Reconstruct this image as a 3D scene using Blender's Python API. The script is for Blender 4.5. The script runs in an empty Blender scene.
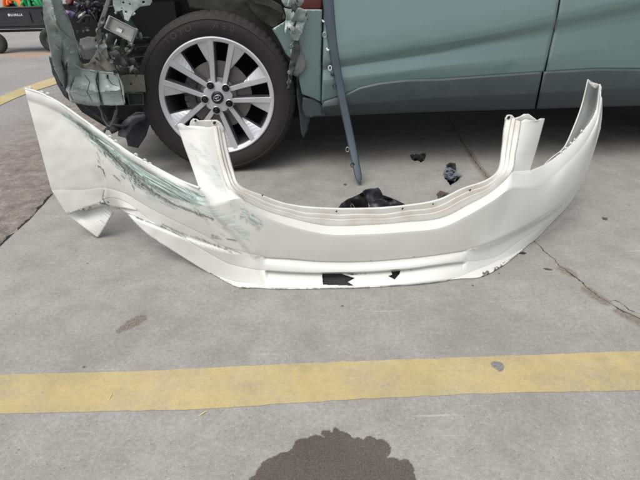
import bpy, bmesh, math, random
from mathutils import Vector, Matrix, noise
from mathutils.geometry import delaunay_2d_cdt
import numpy as np

# ------------------------------------------------------------------ camera, sky, sun, exposure
S = bpy.context.scene
C = S.collection
F_PX, PITCH, CAM_H, ROLL = 470.0, math.radians(29.0), 0.836, 0.0237
fw = Vector((0, math.cos(PITCH), -math.sin(PITCH)))
_up = Vector((0, math.sin(PITCH), math.cos(PITCH)))
_rt = Vector((1, 0, 0))
rt = _rt * math.cos(ROLL) - _up * math.sin(ROLL)
up = _up * math.cos(ROLL) + _rt * math.sin(ROLL)
CP = Vector((0, 0, CAM_H))
cd = bpy.data.cameras.new('camera')
cd.sensor_width = 36.0
cd.lens = 36.0 * F_PX / 640.0
cd.clip_start = 0.02
cd.clip_end = 600
cam = bpy.data.objects.new('camera', cd)
C.objects.link(cam)
cam.matrix_world = Matrix(((rt.x, up.x, -fw.x, CP.x), (rt.y, up.y, -fw.y, CP.y), (rt.z, up.z, -fw.z, CP.z), (0, 0, 0, 1)))
S.camera = cam

SUN_EL, SUN_AZ = math.radians(68), math.radians(222)   # azimuth clockwise from +Y
w = bpy.data.worlds.new('World')
S.world = w
w.use_nodes = True
wn, wl = w.node_tree.nodes, w.node_tree.links
sky = wn.new('ShaderNodeTexSky')
sky.sky_type = 'NISHITA'
sky.sun_disc = False
sky.sun_elevation = SUN_EL
sky.sun_rotation = SUN_AZ
sky.air_density = 1.0
sky.dust_density = 4.0
hs = wn.new('ShaderNodeHueSaturation')
hs.inputs['Saturation'].default_value = 0.30
wl.new(sky.outputs[0], hs.inputs['Color'])
wl.new(hs.outputs[0], wn['Background'].inputs['Color'])
wn['Background'].inputs['Strength'].default_value = 0.15
sd = bpy.data.lights.new('sun', 'SUN')
sd.energy = 1.15
sd.angle = math.radians(60)
sd.color = (1.0, 0.96, 0.9)
sun = bpy.data.objects.new('sun', sd)
C.objects.link(sun)
sdir = Vector((math.sin(SUN_AZ) * math.cos(SUN_EL), math.cos(SUN_AZ) * math.cos(SUN_EL), math.sin(SUN_EL)))
sun.rotation_euler = sdir.to_track_quat('Z', 'Y').to_euler()
S.view_settings.view_transform = 'Standard'
S.view_settings.look = 'None'
S.view_settings.gamma = 1.0
S.view_settings.exposure = 0.38
S.render.engine = 'CYCLES'

# ------------------------------------------------------------------ geometry helpers
def ray(px, py):
    return fw * F_PX + rt * (px - 320) + up * (240 - py)

def G(px, py, z=0.0):
    d = ray(px, py)
    return CP + d * ((z - CAM_H) / d.z)

def W(px, py, Y):
    d = ray(px, py)
    return CP + d * (Y / d.y)

CAR = Matrix.Translation((-0.4607, 2.2237, 0)) @ Matrix.Rotation(0.0331, 4, 'Z')
CARI = CAR.inverted()
_cn = (CAR.to_3x3() @ Vector((0, 1, 0)))
_co = CAR @ Vector((0, 0, 0))

def L(px, py, v=0.0):
    """point at pixel on the car-local plane y = v, in car-local coordinates"""
    d = ray(px, py)
    t = ((_co + _cn * v) - CP).dot(_cn) / d.dot(_cn)
    return CARI @ (CP + d * t)

def link(name, verts, faces, mat=None, parent=None, smooth=False, mw=None):
    me = bpy.data.meshes.new(name)
    me.from_pydata([tuple(v) for v in verts], [], faces)
    me.update()
    if smooth:
        me.polygons.foreach_set('use_smooth', [True] * len(me.polygons))
    o = bpy.data.objects.new(name, me)
    if mat:
        for m in (mat if isinstance(mat, (list, tuple)) else [mat]):
            me.materials.append(m)
    C.objects.link(o)
    if parent:
        o.parent = parent
    if mw is not None:
        o.matrix_local = mw
    return o

def recalc(o):
    bm = bmesh.new()
    bm.from_mesh(o.data)
    bmesh.ops.recalc_face_normals(bm, faces=bm.faces)
    bm.to_mesh(o.data)
    bm.free()
    return o

def empty(name, mw=None, parent=None):
    o = bpy.data.objects.new(name, None)
    o.empty_display_size = 0.1
    C.objects.link(o)
    if parent:
        o.parent = parent
    if mw is not None:
        o.matrix_local = mw
    return o

def tag(o, label=None, cat=None, group=None, kind=None):
    if label: o['label'] = label
    if cat: o['category'] = cat
    if group: o['group'] = group
    if kind: o['kind'] = kind
    return o

def solid(o, t, offset=-1, bevel=0):
    m = o.modifiers.new('thickness', 'SOLIDIFY')
    m.thickness = t
    m.offset = offset
    if bevel:
        b = o.modifiers.new('bevel', 'BEVEL')
        b.width = bevel
        b.segments = 2
        b.limit_method = 'ANGLE'
    return o

class MB:
    def __init__(s):
        s.v, s.f, s.m = [], [], []
    def add(s, verts, faces, mi=0):
        k = len(s.v)
        s.v += [Vector(v) for v in verts]
        s.f += [tuple(i + k for i in f) for f in faces]
        s.m += [mi] * len(faces)
    def box(s, c, sz, rot=None, mi=0):
        c = Vector(c)
        vs = []
        for x in (-.5, .5):
            for y in (-.5, .5):
                for z in (-.5, .5):
                    p = Vector((x * sz[0], y * sz[1], z * sz[2]))
                    if rot is not None: p = rot @ p
                    vs.append(c + p)
        s.add(vs, [(0, 1, 3, 2), (4, 6, 7, 5), (0, 4, 5, 1), (2, 3, 7, 6), (0, 2, 6, 4), (1, 5, 7, 3)], mi)
    def tube(s, pts, r, n=8, mi=0, cap=True):
        pts = [Vector(p) for p in pts]
        rs = r if isinstance(r, (list, tuple)) else [r] * len(pts)
        vs, fs = [], []
        prev = None
        for i, p in enumerate(pts):
            t = (pts[min(i + 1, len(pts) - 1)] - pts[max(i - 1, 0)]).normalized()
            if prev is None:
                a = t.orthogonal().normalized()
            else:
                a = (prev - t * prev.dot(t)).normalized()
            prev = a
            b = t.cross(a)
            for k in range(n):
                q = 2 * math.pi * k / n
                vs.append(p + (a * math.cos(q) + b * math.sin(q)) * rs[i])
        for i in range(len(pts) - 1):
            for k in range(n):
                fs.append((i * n + k, i * n + (k + 1) % n, (i + 1) * n + (k + 1) % n, (i + 1) * n + k))
        if cap:
            fs.append(tuple(range(n))[::-1])
            fs.append(tuple((len(pts) - 1) * n + k for k in range(n)))
        s.add(vs, fs, mi)
    def lathe(s, prof, n=64, mi=0, rad=None, close=False):
        """prof (r, y) turned about the local Y axis"""
        vs, fs = [], []
        m = len(prof)
        for k in range(n):
            a = 2 * math.pi * k / n
            for j, (r, y) in enumerate(prof):
                rr = r + (rad(j, k) if rad else 0)
                vs.append((rr * math.cos(a), y, rr * math.sin(a)))
        for k in range(n):
            k2 = (k + 1) % n
            for j in range(m - 1):
                fs.append((k * m + j, k * m + j + 1, k2 * m + j + 1, k2 * m + j))
        s.add(vs, fs, mi)
    def build(s, name, mat, parent=None, smooth=False, mw=None, fix=True, sharp=None):
        o = link(name, s.v, s.f, mat, parent, smooth, mw)
        if isinstance(mat, (list, tuple)):
            o.data.polygons.foreach_set('material_index', s.m)
        if fix: recalc(o)
        if sharp: o.data.set_sharp_from_angle(angle=math.radians(sharp))
        return o

def catmull(ctrl, n_per, ts=None):
    """Catmull-Rom through rows of numbers, n_per samples a span"""
    P = np.array(ctrl, float)
    n = len(P)
    out = []
    for i in range(n - 1):
        p0 = P[i - 1] if i > 0 else 2 * P[0] - P[1]
        p1, p2 = P[i], P[i + 1]
        p3 = P[i + 2] if i + 2 < n else 2 * P[-1] - P[-2]
        k = n_per[i] if isinstance(n_per, (list, tuple)) else n_per
        for j in range(k):
            t = j / k
            out.append(0.5 * ((2 * p1) + (-p0 + p2) * t + (2 * p0 - 5 * p1 + 4 * p2 - p3) * t * t + (-p0 + 3 * p1 - 3 * p2 + p3) * t ** 3))
    out.append(P[-1])
    return np.array(out)

def seg_d(p, pts):
    """distance of points p (n,2) to a polyline and position along it 0..1"""
    p = np.asarray(p, float)
    best = np.full(len(p), 1e9)
    pos = np.zeros(len(p))
    side = np.zeros(len(p))
    pts = [np.array(q, float) for q in pts]
    n = len(pts) - 1
    for i in range(n):
        a, b = pts[i], pts[i + 1]
        ba = b - a
        h = np.clip(((p - a) @ ba) / (ba @ ba), 0, 1)
        r = p - (a + h[:, None] * ba)
        d = np.hypot(r[:, 0], r[:, 1])
        m = d < best
        best[m] = d[m]
        pos[m] = ((i + h) / n)[m]
        side[m] = (ba[0] * (p[:, 1] - a[1]) - ba[1] * (p[:, 0] - a[0]))[m]
    return best, pos, side

def inside(p, poly):
    x, y = p
    c = False
    j = len(poly) - 1
    for i in range(len(poly)):
        xi, yi = poly[i]
        xj, yj = poly[j]
        if (yi > y) != (yj > y) and x < (xj - xi) * (y - yi) / (yj - yi) + xi:
            c = not c
        j = i
    return c

def fill(poly, step, seed=0, holes=()):
    """triangulated fill of a 2D outline with scattered inner points"""
    rnd = random.Random(seed)
    pts, n = [], len(poly)
    out = []
    for i in range(n):
        a, b = Vector(poly[i]), Vector(poly[(i + 1) % n])
        k = max(1, int((b - a).length / step))
        for j in range(k):
            out.append(a.lerp(b, j / k))
    edges = [(i, (i + 1) % len(out)) for i in range(len(out))]
    pts = list(out)
    xs = [p[0] for p in poly]
    ys = [p[1] for p in poly]
    y = min(ys)
    r = 0
    while y < max(ys):
        x = min(xs) + (step / 2 if r % 2 else 0)
        while x < max(xs):
            q = (x + rnd.uniform(-.2, .2) * step, y + rnd.uniform(-.2, .2) * step)
            if inside(q, poly) and min((Vector(q) - o).length for o in out) > step * .5:
                pts.append(Vector(q))
            x += step
        y += step * .87
        r += 1
    v, e, f, *_ = delaunay_2d_cdt([Vector(p) for p in pts], edges, [], 0, 1e-6)
    faces = []
    for t in f:
        c = sum((Vector(v[i]) for i in t), Vector((0, 0))) / len(t)
        if inside(c, poly) and not any(inside(c, h) for h in holes):
            faces.append(tuple(t))
    return [Vector(p) for p in v], faces

def jag(poly, step, amp, seed):
    """ragged version of an outline"""
    rnd = random.Random(seed)
    out = []
    n = len(poly)
    for i in range(n):
        a, b = Vector(poly[i]), Vector(poly[(i + 1) % n])
        k = max(1, int((b - a).length / step))
        nn = Vector((-(b - a).y, (b - a).x)).normalized() if (b - a).length else Vector((0, 0))
        for j in range(k):
            p = a.lerp(b, j / k)
            if j: p = p + nn * rnd.uniform(-amp, amp)
            out.append((p.x, p.y))
    return out

def ridged(p, f, s=0):
    return 1 - abs(noise.noise(Vector((p[0] * f + s, p[1] * f - s, s * 1.7)))) * 2.6

def crumple(name, poly, v, amp, mat, parent, seed=0, step=1.6, freq=.06, tilt=(0, 0), thick=.0018, creases=(), rag=0, holes=()):
    """dented sheet metal or plastic: outline in picture pixels put on the car-local plane y = v, then dented in depth"""
    if rag: poly = jag(poly, 3.0, rag, seed)
    vs, fs = fill(poly, step, seed, holes)
    cx = sum(p[0] for p in poly) / len(poly)
    cy = sum(p[1] for p in poly) / len(poly)
    P = np.array([[q.x, q.y] for q in vs])
    dep = np.zeros(len(P))
    rad = max(math.hypot(p[0] - cx, p[1] - cy) for p in poly)
    fr = random.Random(seed * 7 + 1)
    folds = []
    for k in range(3 + int(rad * freq)):
        a_ = fr.uniform(0, math.pi)
        folds.append((math.cos(a_), math.sin(a_), fr.uniform(-.6, .6) * rad, fr.choice((-1, 1)) * fr.uniform(.35, .8)))
    for pts, a, wd in creases:
        d, pos, side = seg_d(P, pts)
        dep += a * np.exp(-d / wd)
    out = []
    for i, q in enumerate(vs):
        n1 = noise.noise(Vector((q.x * freq * .6, q.y * freq * .6, seed * 1.3))) * .45 + noise.noise(Vector((q.x * .22, q.y * .22, seed))) * .05
        for nx, ny, c0, s_ in folds:
            dd = abs((q.x - cx) * nx + (q.y - cy) * ny - c0) / rad
            n1 += s_ * (math.sqrt(dd * dd + .0008) - .35)
        vv = v + amp * n1 + dep[i] + tilt[0] * (q.x - cx) + tilt[1] * (q.y - cy)
        out.append(L(q.x, q.y, vv))
    o = link(name, out, fs, mat, parent, True)
    o.data.set_sharp_from_angle(angle=math.radians(14 if step > 2.3 and name == 'torn_fragment' else 38))
    solid(o, thick, 0)
    return o

# ------------------------------------------------------------------ materials
class NT:
    def __init__(s, name):
        s.m = bpy.data.materials.new(name)
        s.m.use_nodes = True
        s.t = s.m.node_tree
        s.N, s.K = s.t.nodes, s.t.links
        s.b = s.N['Principled BSDF']
    def n(s, typ, **kw):
        o = s.N.new(typ)
        for k, v in kw.items():
            if k.startswith('_'): setattr(o, k[1:], v)
            else: s.set(o, k.replace('__', ' '), v)
        return o
    def set(s, node, key, v):
        inp = node.inputs[int(key[1:])] if key[0] == 'i' and key[1:].isdigit() else node.inputs[key]
        if hasattr(v, 'links') and hasattr(v, 'is_output') or isinstance(v, bpy.types.NodeSocket): s.K.new(v, inp)
        else: inp.default_value = v
    def math(s, op, a, b=0.0, c=None, clamp=False):
        o = s.N.new('ShaderNodeMath')
        o.operation = op
        o.use_clamp = clamp
        s.set(o, 'i0', a)
        s.set(o, 'i1', b)
        if c is not None: s.set(o, 'i2', c)
        return o.outputs[0]
    def vm(s, op, a, b=None, sc=None):
        o = s.N.new('ShaderNodeVectorMath')
        o.operation = op
        s.set(o, 'i0', a)
        if b is not None: s.set(o, 'i1', b)
        if sc is not None: s.set(o, 'Scale', sc)
        return o
    def coords(s, kind='Object'):
        return s.N.new('ShaderNodeTexCoord').outputs[kind]
    def geo(s):
        return s.N.new('ShaderNodeNewGeometry').outputs['Position']
    def noise(s, vec, scale, detail=4, rough=.55, dist=0.0, out='Fac'):
        o = s.n('ShaderNodeTexNoise', Vector=vec, Scale=scale, Detail=detail, Roughness=rough, Distortion=dist)
        return o.outputs[out]
    def vor(s, vec, scale, feat='F1', out='Distance'):
        o = s.n('ShaderNodeTexVoronoi', _feature=feat, Vector=vec, Scale=scale)
        return o.outputs[out]
    def ramp(s, fac, stops, smooth=False):
        o = s.N.new('ShaderNodeValToRGB')
        s.set(o, 'Fac', fac)
        el = o.color_ramp.elements
        while len(el) < len(stops): el.new(.5)
        for e, (p, c) in zip(el, stops):
            e.position = p
            e.color = (c, c, c, 1) if isinstance(c, (int, float)) else (*c, 1)
        if smooth: o.color_ramp.interpolation = 'EASE'
        return o.outputs[0]
    def mix(s, fac, a, b, typ='MIX'):
        o = s.N.new('ShaderNodeMix')
        o.data_type = 'RGBA'
        o.blend_type = typ
        s.set(o, 'i0', fac)
        for i, v in ((6, a), (7, b)):
            if isinstance(v, tuple): o.inputs[i].default_value = (*v, 1)[:4]
            else: s.K.new(v, o.inputs[i])
        return o.outputs[2]
    def bump(s, h, strength=.5, dist=.002, normal=None):
        o = s.n('ShaderNodeBump', Height=h, Strength=strength, Distance=dist)
        if normal is not None: s.K.new(normal, o.inputs['Normal'])
        return o.outputs[0]
    def out(s, color=None, rough=None, normal=None, **kw):
        for k, v in (('Base Color', color), ('Roughness', rough), ('Normal', normal)):
            if v is None: continue
            if isinstance(v, tuple): s.b.inputs[k].default_value = (*v, 1)[:4]
            elif isinstance(v, (int, float)): s.b.inputs[k].default_value = v
            else: s.K.new(v, s.b.inputs[k])
        for k, v in kw.items():
            s.set(s.b, k.replace('__', ' '), v)
        return s.m

def seg_field(t, vec, pts):
    """node group: least distance from vec (xy) to a polyline of world points"""
    best = None
    for a, b in zip(pts[:-1], pts[1:]):
        a = Vector((a[0], a[1], 0))
        ba = Vector((b[0], b[1], 0)) - a
        pa = t.vm('SUBTRACT', vec, tuple(a)).outputs[0]
        dt = t.vm('DOT_PRODUCT', pa, tuple(ba)).outputs['Value']
        h = t.math('MULTIPLY', dt, 1 / max(ba.length_squared, 1e-9), clamp=True)
        hb = t.vm('SCALE', tuple(ba), sc=h).outputs[0]
        d = t.vm('LENGTH', t.vm('SUBTRACT', pa, hb).outputs[0]).outputs['Value']
        best = d if best is None else t.math('MINIMUM', best, d)
    return best

def flat_xy(t, vec):
    s_ = t.N.new('ShaderNodeSeparateXYZ')
    t.K.new(vec, s_.inputs[0])
    c_ = t.N.new('ShaderNodeCombineXYZ')
    t.K.new(s_.outputs[0], c_.inputs[0])
    t.K.new(s_.outputs[1], c_.inputs[1])
    return c_.outputs[0]

def wobble(t, vec, scale, amt, detail=4):
    nz = t.noise(vec, scale, detail, .6, out='Color')
    off = t.vm('SCALE', t.vm('SUBTRACT', nz, (.5, .5, .5)).outputs[0], sc=amt).outputs[0]
    return flat_xy(t, t.vm('ADD', vec, off).outputs[0])

def g2(px, py):
    p = G(px, py)
    return (p.x, p.y)

# main crack in the concrete (right), from under the car to the frame edge and beyond
CRACK = [g2(*p) for p in ((446, 112), (452, 125), (462, 141), (474, 160), (488, 178), (500, 196), (516, 220), (533, 240), (546, 252), (560, 266), (576, 277), (590, 291), (604, 300), (622, 311), (640, 320), (668, 338), (700, 360))]
CRACK2 = [g2(*p) for p in ((606, 301), (616, 300), (630, 310), (645, 316))]
SPALL = [[g2(*p) for p in ((468, 150), (478, 166), (489, 179))], [g2(*p) for p in ((588, 290), (596, 296), (605, 302))], [g2(*p) for p in ((564, 269), (571, 274))], [g2(*p) for p in ((621, 312), (634, 319), (641, 323))]]
HAIR = [g2(*p) for p in ((551, 310), (562, 309.5), (574, 306))]

def concrete_base(t, p):
    big = t.noise(p, 1.7, 5, .6)
    mid = t.noise(p, 9, 5, .65)
    fine = t.noise(p, 95, 7, .82)
    grain = t.noise(p, 620, 2, .6)
    col = t.ramp(big, [(.3, (.226, .222, .203)), (.7, (.318, .312, .288))])
    col = t.mix(.55, col, t.ramp(mid, [(.3, (.213, .207, .190)), (.72, (.342, .335, .312))]))
    col = t.mix(.34, col, t.ramp(fine, [(.28, .10), (.5, .47), (.74, .95)]), 'OVERLAY')
    col = t.mix(.44, col, t.ramp(grain, [(.3, .12), (.5, .5), (.7, .9)]), 'OVERLAY')
    gr_ = t.ramp(t.math('ADD', t.math('MULTIPLY', t.noise(p, 3.3, 6, .72, .6), .6), t.math('MULTIPLY', t.noise(p, .9, 3, .6), .4)), [(.46, 0.0), (.64, 1.0)])
    col = t.mix(t.math('MULTIPLY', gr_, .50), col, (.165, .152, .125))
    pl_ = t.ramp(t.noise(p, 5.1, 6, .75, .4), [(.55, 0.0), (.75, 1.0)])
    col = t.mix(t.math('MULTIPLY', pl_, .30), col, (.42, .41, .39))
    # pale and dark aggregate specks
    v = t.vor(p, 150)
    vc = t.vor(p, 150, out='Color')
    sp = t.math('MULTIPLY', t.math('LESS_THAN', v, .24), t.math('GREATER_THAN', vc, .72))
    col = t.mix(t.math('MULTIPLY', sp, .5), col, (.43, .415, .39))
    v2 = t.vor(p, 95)
    vc2 = t.n('ShaderNodeSeparateColor', Color=t.vor(p, 95, out='Color'))
    sp2 = t.math('MULTIPLY', t.math('LESS_THAN', v2, .2), t.math('GREATER_THAN', vc2.outputs[1], .80))
    col = t.mix(t.math('MULTIPLY', sp2, .6), col, (.16, .15, .14))
    # sparse black grit
    v3 = t.vor(p, 14)
    vc3 = t.n('ShaderNodeSeparateColor', Color=t.vor(p, 14, out='Color'))
    rad = t.math('MULTIPLY', vc3.outputs[2], .055)
    sp3 = t.math('MULTIPLY', t.math('LESS_THAN', v3, rad), t.math('GREATER_THAN', vc3.outputs[0], .55))
    col = t.mix(t.math('MULTIPLY', sp3, .85), col, (.06, .055, .05))
    # pale rubbed scratches
    mp = t.n('ShaderNodeMapping', Vector=p, Rotation=(0, 0, .22), Scale=(3.5, 60, 1))
    scr = t.ramp(t.noise(mp.outputs[0], 1.0, 3, .5), [(.70, 0.0), (.74, 1.0)])
    col = t.mix(t.math('MULTIPLY', scr, .22), col, (.62, .61, .59))
    h = t.math('ADD', t.math('MULTIPLY', fine, .7), t.math('MULTIPLY', grain, .5))
    h = t.math('SUBTRACT', h, t.math('MULTIPLY', sp2, .5))
    return col, h

def blob_mask(t, vec, circles, soft):
    """1 inside the union of circles (x, y, r)"""
    best = None
    for x, y, r in circles:
        d = t.math('SUBTRACT', t.vm('LENGTH', t.vm('SUBTRACT', vec, (x, y, 0)).outputs[0]).outputs['Value'], r)
        best = d if best is None else t.math('MINIMUM', best, d)
    return t.math('SUBTRACT', 1.0, t.math('MULTIPLY_ADD', best, 1 / soft, .5, clamp=True), clamp=True)

def pxr(px, py, r):
    a = G(px, py)
    b = G(px + r, py)
    return (a.x, a.y, (b - a).length)

WET = [(332, 484, 46), (292, 489, 36), (277, 476, 22), (300, 461, 17), (268, 474, 13), (286, 463, 13), (259, 484, 11), (312, 450, 14), (316, 443, 10), (303, 448, 11), (332, 452, 19), (333, 438, 8), (345, 440, 9), (355, 447, 12), (341, 435, 5),
       (371, 443, 8), (380, 446, 9), (376, 455, 11), (385, 450, 6), (360, 465, 24), (390, 470, 15), (405, 468, 9), (406, 463, 5), (402, 478, 14), (258, 492, 12), (326, 433, 4.5), (336, 431, 4)]

def make_concrete():
    t = NT('concrete')
    p = t.geo()
    col, h = concrete_base(t, p)
    wp = wobble(t, p, 22, .030, 5)
    wp2 = wobble(t, p, 9, .022, 6)
    # crack: dark core of uneven width with chipped, browner edges
    dm = seg_field(t, wp, CRACK)
    d2 = seg_field(t, wp, CRACK2)
    wid = t.math('MULTIPLY_ADD', t.noise(p, 11, 3, .6), .012, -.0042)
    core = t.math('LESS_THAN', t.math('MINIMUM', dm, t.math('ADD', d2, .001)), t.math('MAXIMUM', wid, .0016))
    sp = None
    for sg in SPALL:
        d = seg_field(t, wobble(t, p, 40, .022, 5), sg)
        sp = d if sp is None else t.math('MINIMUM', sp, d)
    spall = t.math('SUBTRACT', 1, t.math('MULTIPLY_ADD', sp, 85, -1.1, clamp=True))
    col = t.mix(t.math('MULTIPLY', spall, .75), col, t.ramp(t.noise(p, 120, 4, .7), [(.35, (.06, .05, .04)), (.65, (.24, .21, .17))]))
    halo = t.math('SUBTRACT', 1, t.math('MULTIPLY', dm, 14, clamp=True))
    col = t.mix(t.math('MULTIPLY', halo, .16), col, (.22, .19, .15))
    col = t.mix(t.math('MULTIPLY', core, .9), col, (.035, .03, .026))
    hair = t.math('LESS_THAN', seg_field(t, wp2, HAIR), .0007)
    col = t.mix(t.math('MULTIPLY', hair, .6), col, (.16, .13, .11))
    # liquid stain at the bottom of the frame
    wv = wobble(t, wobble(t, p, 40, .018, 5), 190, .006, 4)
    wet = blob_mask(t, wv, [pxr(*c) for c in WET], .0030)
    wcol = t.mix(.92, t.mix(.6, col, t.ramp(t.noise(p, 330, 3, .8), [(.36, .12), (.5, .5), (.64, .95)]), 'OVERLAY'), t.mix(t.noise(p, 3.1, 3), (.23, .175, .155), (.20, .17, .145)), 'MULTIPLY')
    col = t.mix(t.math('MULTIPLY', wet, .93), col, wcol)
    # small brown spot on the left
    wv2 = wobble(t, p, 34, .016, 5)
    spot = blob_mask(t, wv2, [pxr(*c) for c in ((126, 327, 6), (133, 323, 8), (140, 319, 7), (120, 330, 4))], .007)
    scol = t.mix(t.ramp(t.noise(p, 240, 3, .7), [(.4, 0.0), (.62, 1.0)]), (.06, .048, .042), (.24, .19, .16))
    col = t.mix(t.math('MULTIPLY', spot, .75), col, scol)
    # faint brown grime by the spalled crack and tyre marks under the car's side
    gr = blob_mask(t, wobble(t, p, 6, .2, 4), [pxr(487, 186, 10), pxr(440, 196, 4)], .12)
    col = t.mix(t.math('MULTIPLY', gr, .35), col, (.19, .16, .12))
    hh = t.math('SUBTRACT', h, t.math('ADD', t.math('MULTIPLY', core, 3.0), t.math('MULTIPLY', spall, 1.6)))
    ro = t.math('SUBTRACT', .92, t.math('MULTIPLY', wet, .25))
    return t.out(col, ro, t.bump(hh, .35, .0011), Specular__IOR__Level=.25)

def make_yellow():
    t = NT('worn_yellow_paint')
    p = t.geo()
    col, h = concrete_base(t, p)
    n1 = t.noise(p, 3.2, 5, .65)
    y = t.ramp(n1, [(.3, (.45, .36, .155)), (.5, (.53, .44, .21)), (.72, (.56, .485, .28))])
    y = t.mix(.45, y, col, 'OVERLAY')
    wear = t.ramp(t.noise(p, 60, 6, .78), [(.56, 0.0), (.68, .8)])
    wear2 = t.ramp(t.noise(p, 7, 7, .75), [(.42, 0.03), (.75, .65)])
    c = t.mix(t.math('MAXIMUM', wear, wear2), y, col)
    d = t.ramp(t.noise(p, 14, 4, .7), [(.6, 0.0), (.8, .35)])
    c = t.mix(d, c, (.30, .25, .16))
    return t.out(c, .8, t.bump(h, .5, .0012), Specular__IOR__Level=.25)

def make_asphalt():
    t = NT('old_asphalt')
    p = t.geo()
    big = t.noise(p, .9, 4, .6)
    mid = t.noise(p, 14, 6, .7)
    fine = t.noise(p, 150, 4, .75)
    col = t.ramp(big, [(.3, (.22, .212, .208)), (.7, (.29, .284, .276))])
    col = t.mix(.6, col, t.ramp(fine, [(.3, .12), (.5, .5), (.7, .9)]), 'OVERLAY')
    # browner, broken belt beside the slab joint
    at = t.n('ShaderNodeAttribute', _attribute_name='brown')
    bm_ = t.math('MULTIPLY', at.outputs['Fac'], t.ramp(mid, [(.25, .75), (.6, 1.0)]), clamp=True)
    bcol = t.ramp(mid, [(.25, (.05, .042, .036)), (.42, (.155, .132, .115)), (.7, (.29, .26, .23))])
    bcol = t.mix(.6, bcol, t.ramp(fine, [(.3, .1), (.5, .5), (.7, .95)]), 'OVERLAY')
    col = t.mix(bm_, col, bcol)
    rust = blob_mask(t, wobble(t, p, 1.5, 1.2, 5), [pxr(20, 55, 10), pxr(45, 54, 8), pxr(2, 54, 7)], .45)
    col = t.mix(t.math('MULTIPLY', rust, .62), col, (.46, .235, .09))
    return t.out(col, .93, t.bump(t.math('ADD', fine, mid), .7, .003), Specular__IOR__Level=.2)

def make_bumper():
    t = NT('scraped_white_paint')
    p = t.coords()
    uv = t.coords('UV')
    at = t.n('ShaderNodeAttribute', _attribute_name='mask')
    sc = t.n('ShaderNodeSeparateColor', Color=at.outputs['Color'])
    green, dark, dirt = sc.outputs[0], sc.outputs[1], sc.outputs[2]
    mp = t.n('ShaderNodeMapping', Vector=uv, Scale=(5, 90, 1))
    st = t.noise(mp.outputs[0], 1.0, 5, .7)
    st2 = t.noise(t.n('ShaderNodeMapping', Vector=uv, Scale=(9, 210, 1), Rotation=(0, 0, .05)).outputs[0], 1.0, 4, .6)
    base = t.mix(t.noise(p, 3, 4, .6), (.60, .602, .565), (.665, .668, .64))
    gm = t.math('MULTIPLY', green, t.ramp(st, [(.25, .2), (.42, .85), (.55, 1.0)]))
    gcol = t.ramp(st2, [(.40, (.025, .10, .08)), (.48, (.15, .30, .265)), (.58, (.60, .67, .65))])
    col = t.mix(t.math('MULTIPLY', gm, .9), base, gcol)
    dk = t.math('MULTIPLY', dark, t.ramp(t.noise(p, 160, 4, .7), [(.34, .35), (.5, 1.0)]))
    col = t.mix(dk, col, (.05, .05, .045))
    grime = t.ramp(t.noise(p, 45, 6, .75), [(.52, 0.0), (.75, .35)])
    col = t.mix(t.math('MULTIPLY', t.math('ADD', dirt, .22), grime), col, (.36, .30, .22))
    col = t.mix(t.math('MULTIPLY', dirt, .62), col, t.mix(st, (.34, .25, .17), (.56, .48, .38)))
    ro = t.math('MULTIPLY_ADD', t.math('MAXIMUM', green, t.math('MAXIMUM', dark, dirt)), .35, t.ramp(t.noise(p, 8, 4), [(.3, .30), (.7, .42)]))
    hb = t.math('ADD', t.math('MULTIPLY', t.noise(p, 300, 2), .15), t.math('MULTIPLY', t.math('MAXIMUM', dark, green), t.math('MULTIPLY', st2, -1.5)))
    return t.out(col, ro, t.bump(hb, .35, .0012), Coat__Weight=.25, Coat__Roughness=.2)

def make_paint(name, a, rough=.35, metallic=.35, dirt=.25, bumpd=0):
    t = NT(name)
    p = t.coords()
    n_ = t.noise(p, 5, 5, .6)
    col = t.mix(n_, tuple(x * .92 for x in a), tuple(x * 1.08 for x in a))
    sp = t.ramp(t.noise(p, 90, 5, .8), [(.62, 0.0), (.78, 1.0)])
    col = t.mix(t.math('MULTIPLY', sp, dirt * .5), col, (.55, .55, .50))
    mp = t.n('ShaderNodeMapping', Vector=p, Scale=(1.5, 10, 14), Rotation=(0, .12, 0))
    sm = t.ramp(t.noise(mp.outputs[0], 1.6, 4, .6), [(.45, 0.0), (.8, 1.0)])
    col = t.mix(t.math('MULTIPLY', sm, dirt), col, (.42, .42, .38))
    ro = t.math('MULTIPLY_ADD', n_, .2, rough - .1)
    wav = t.bump(t.noise(p, 2.2, 3, .4), .25, .02)
    kw = dict(Metallic=metallic, Coat__Weight=.5, Coat__Roughness=.12)
    kw['Coat Weight'] = .9; kw['Coat Roughness'] = .06; kw = {k.replace('__', ' '): v for k, v in kw.items()}; kw['Coat Weight'] = .9; kw['Coat Roughness'] = .06
    return t.out(col, ro, wav if not bumpd else t.bump(t.noise(p, 30, 4, .6), .4, bumpd, wav), **kw)

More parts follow.
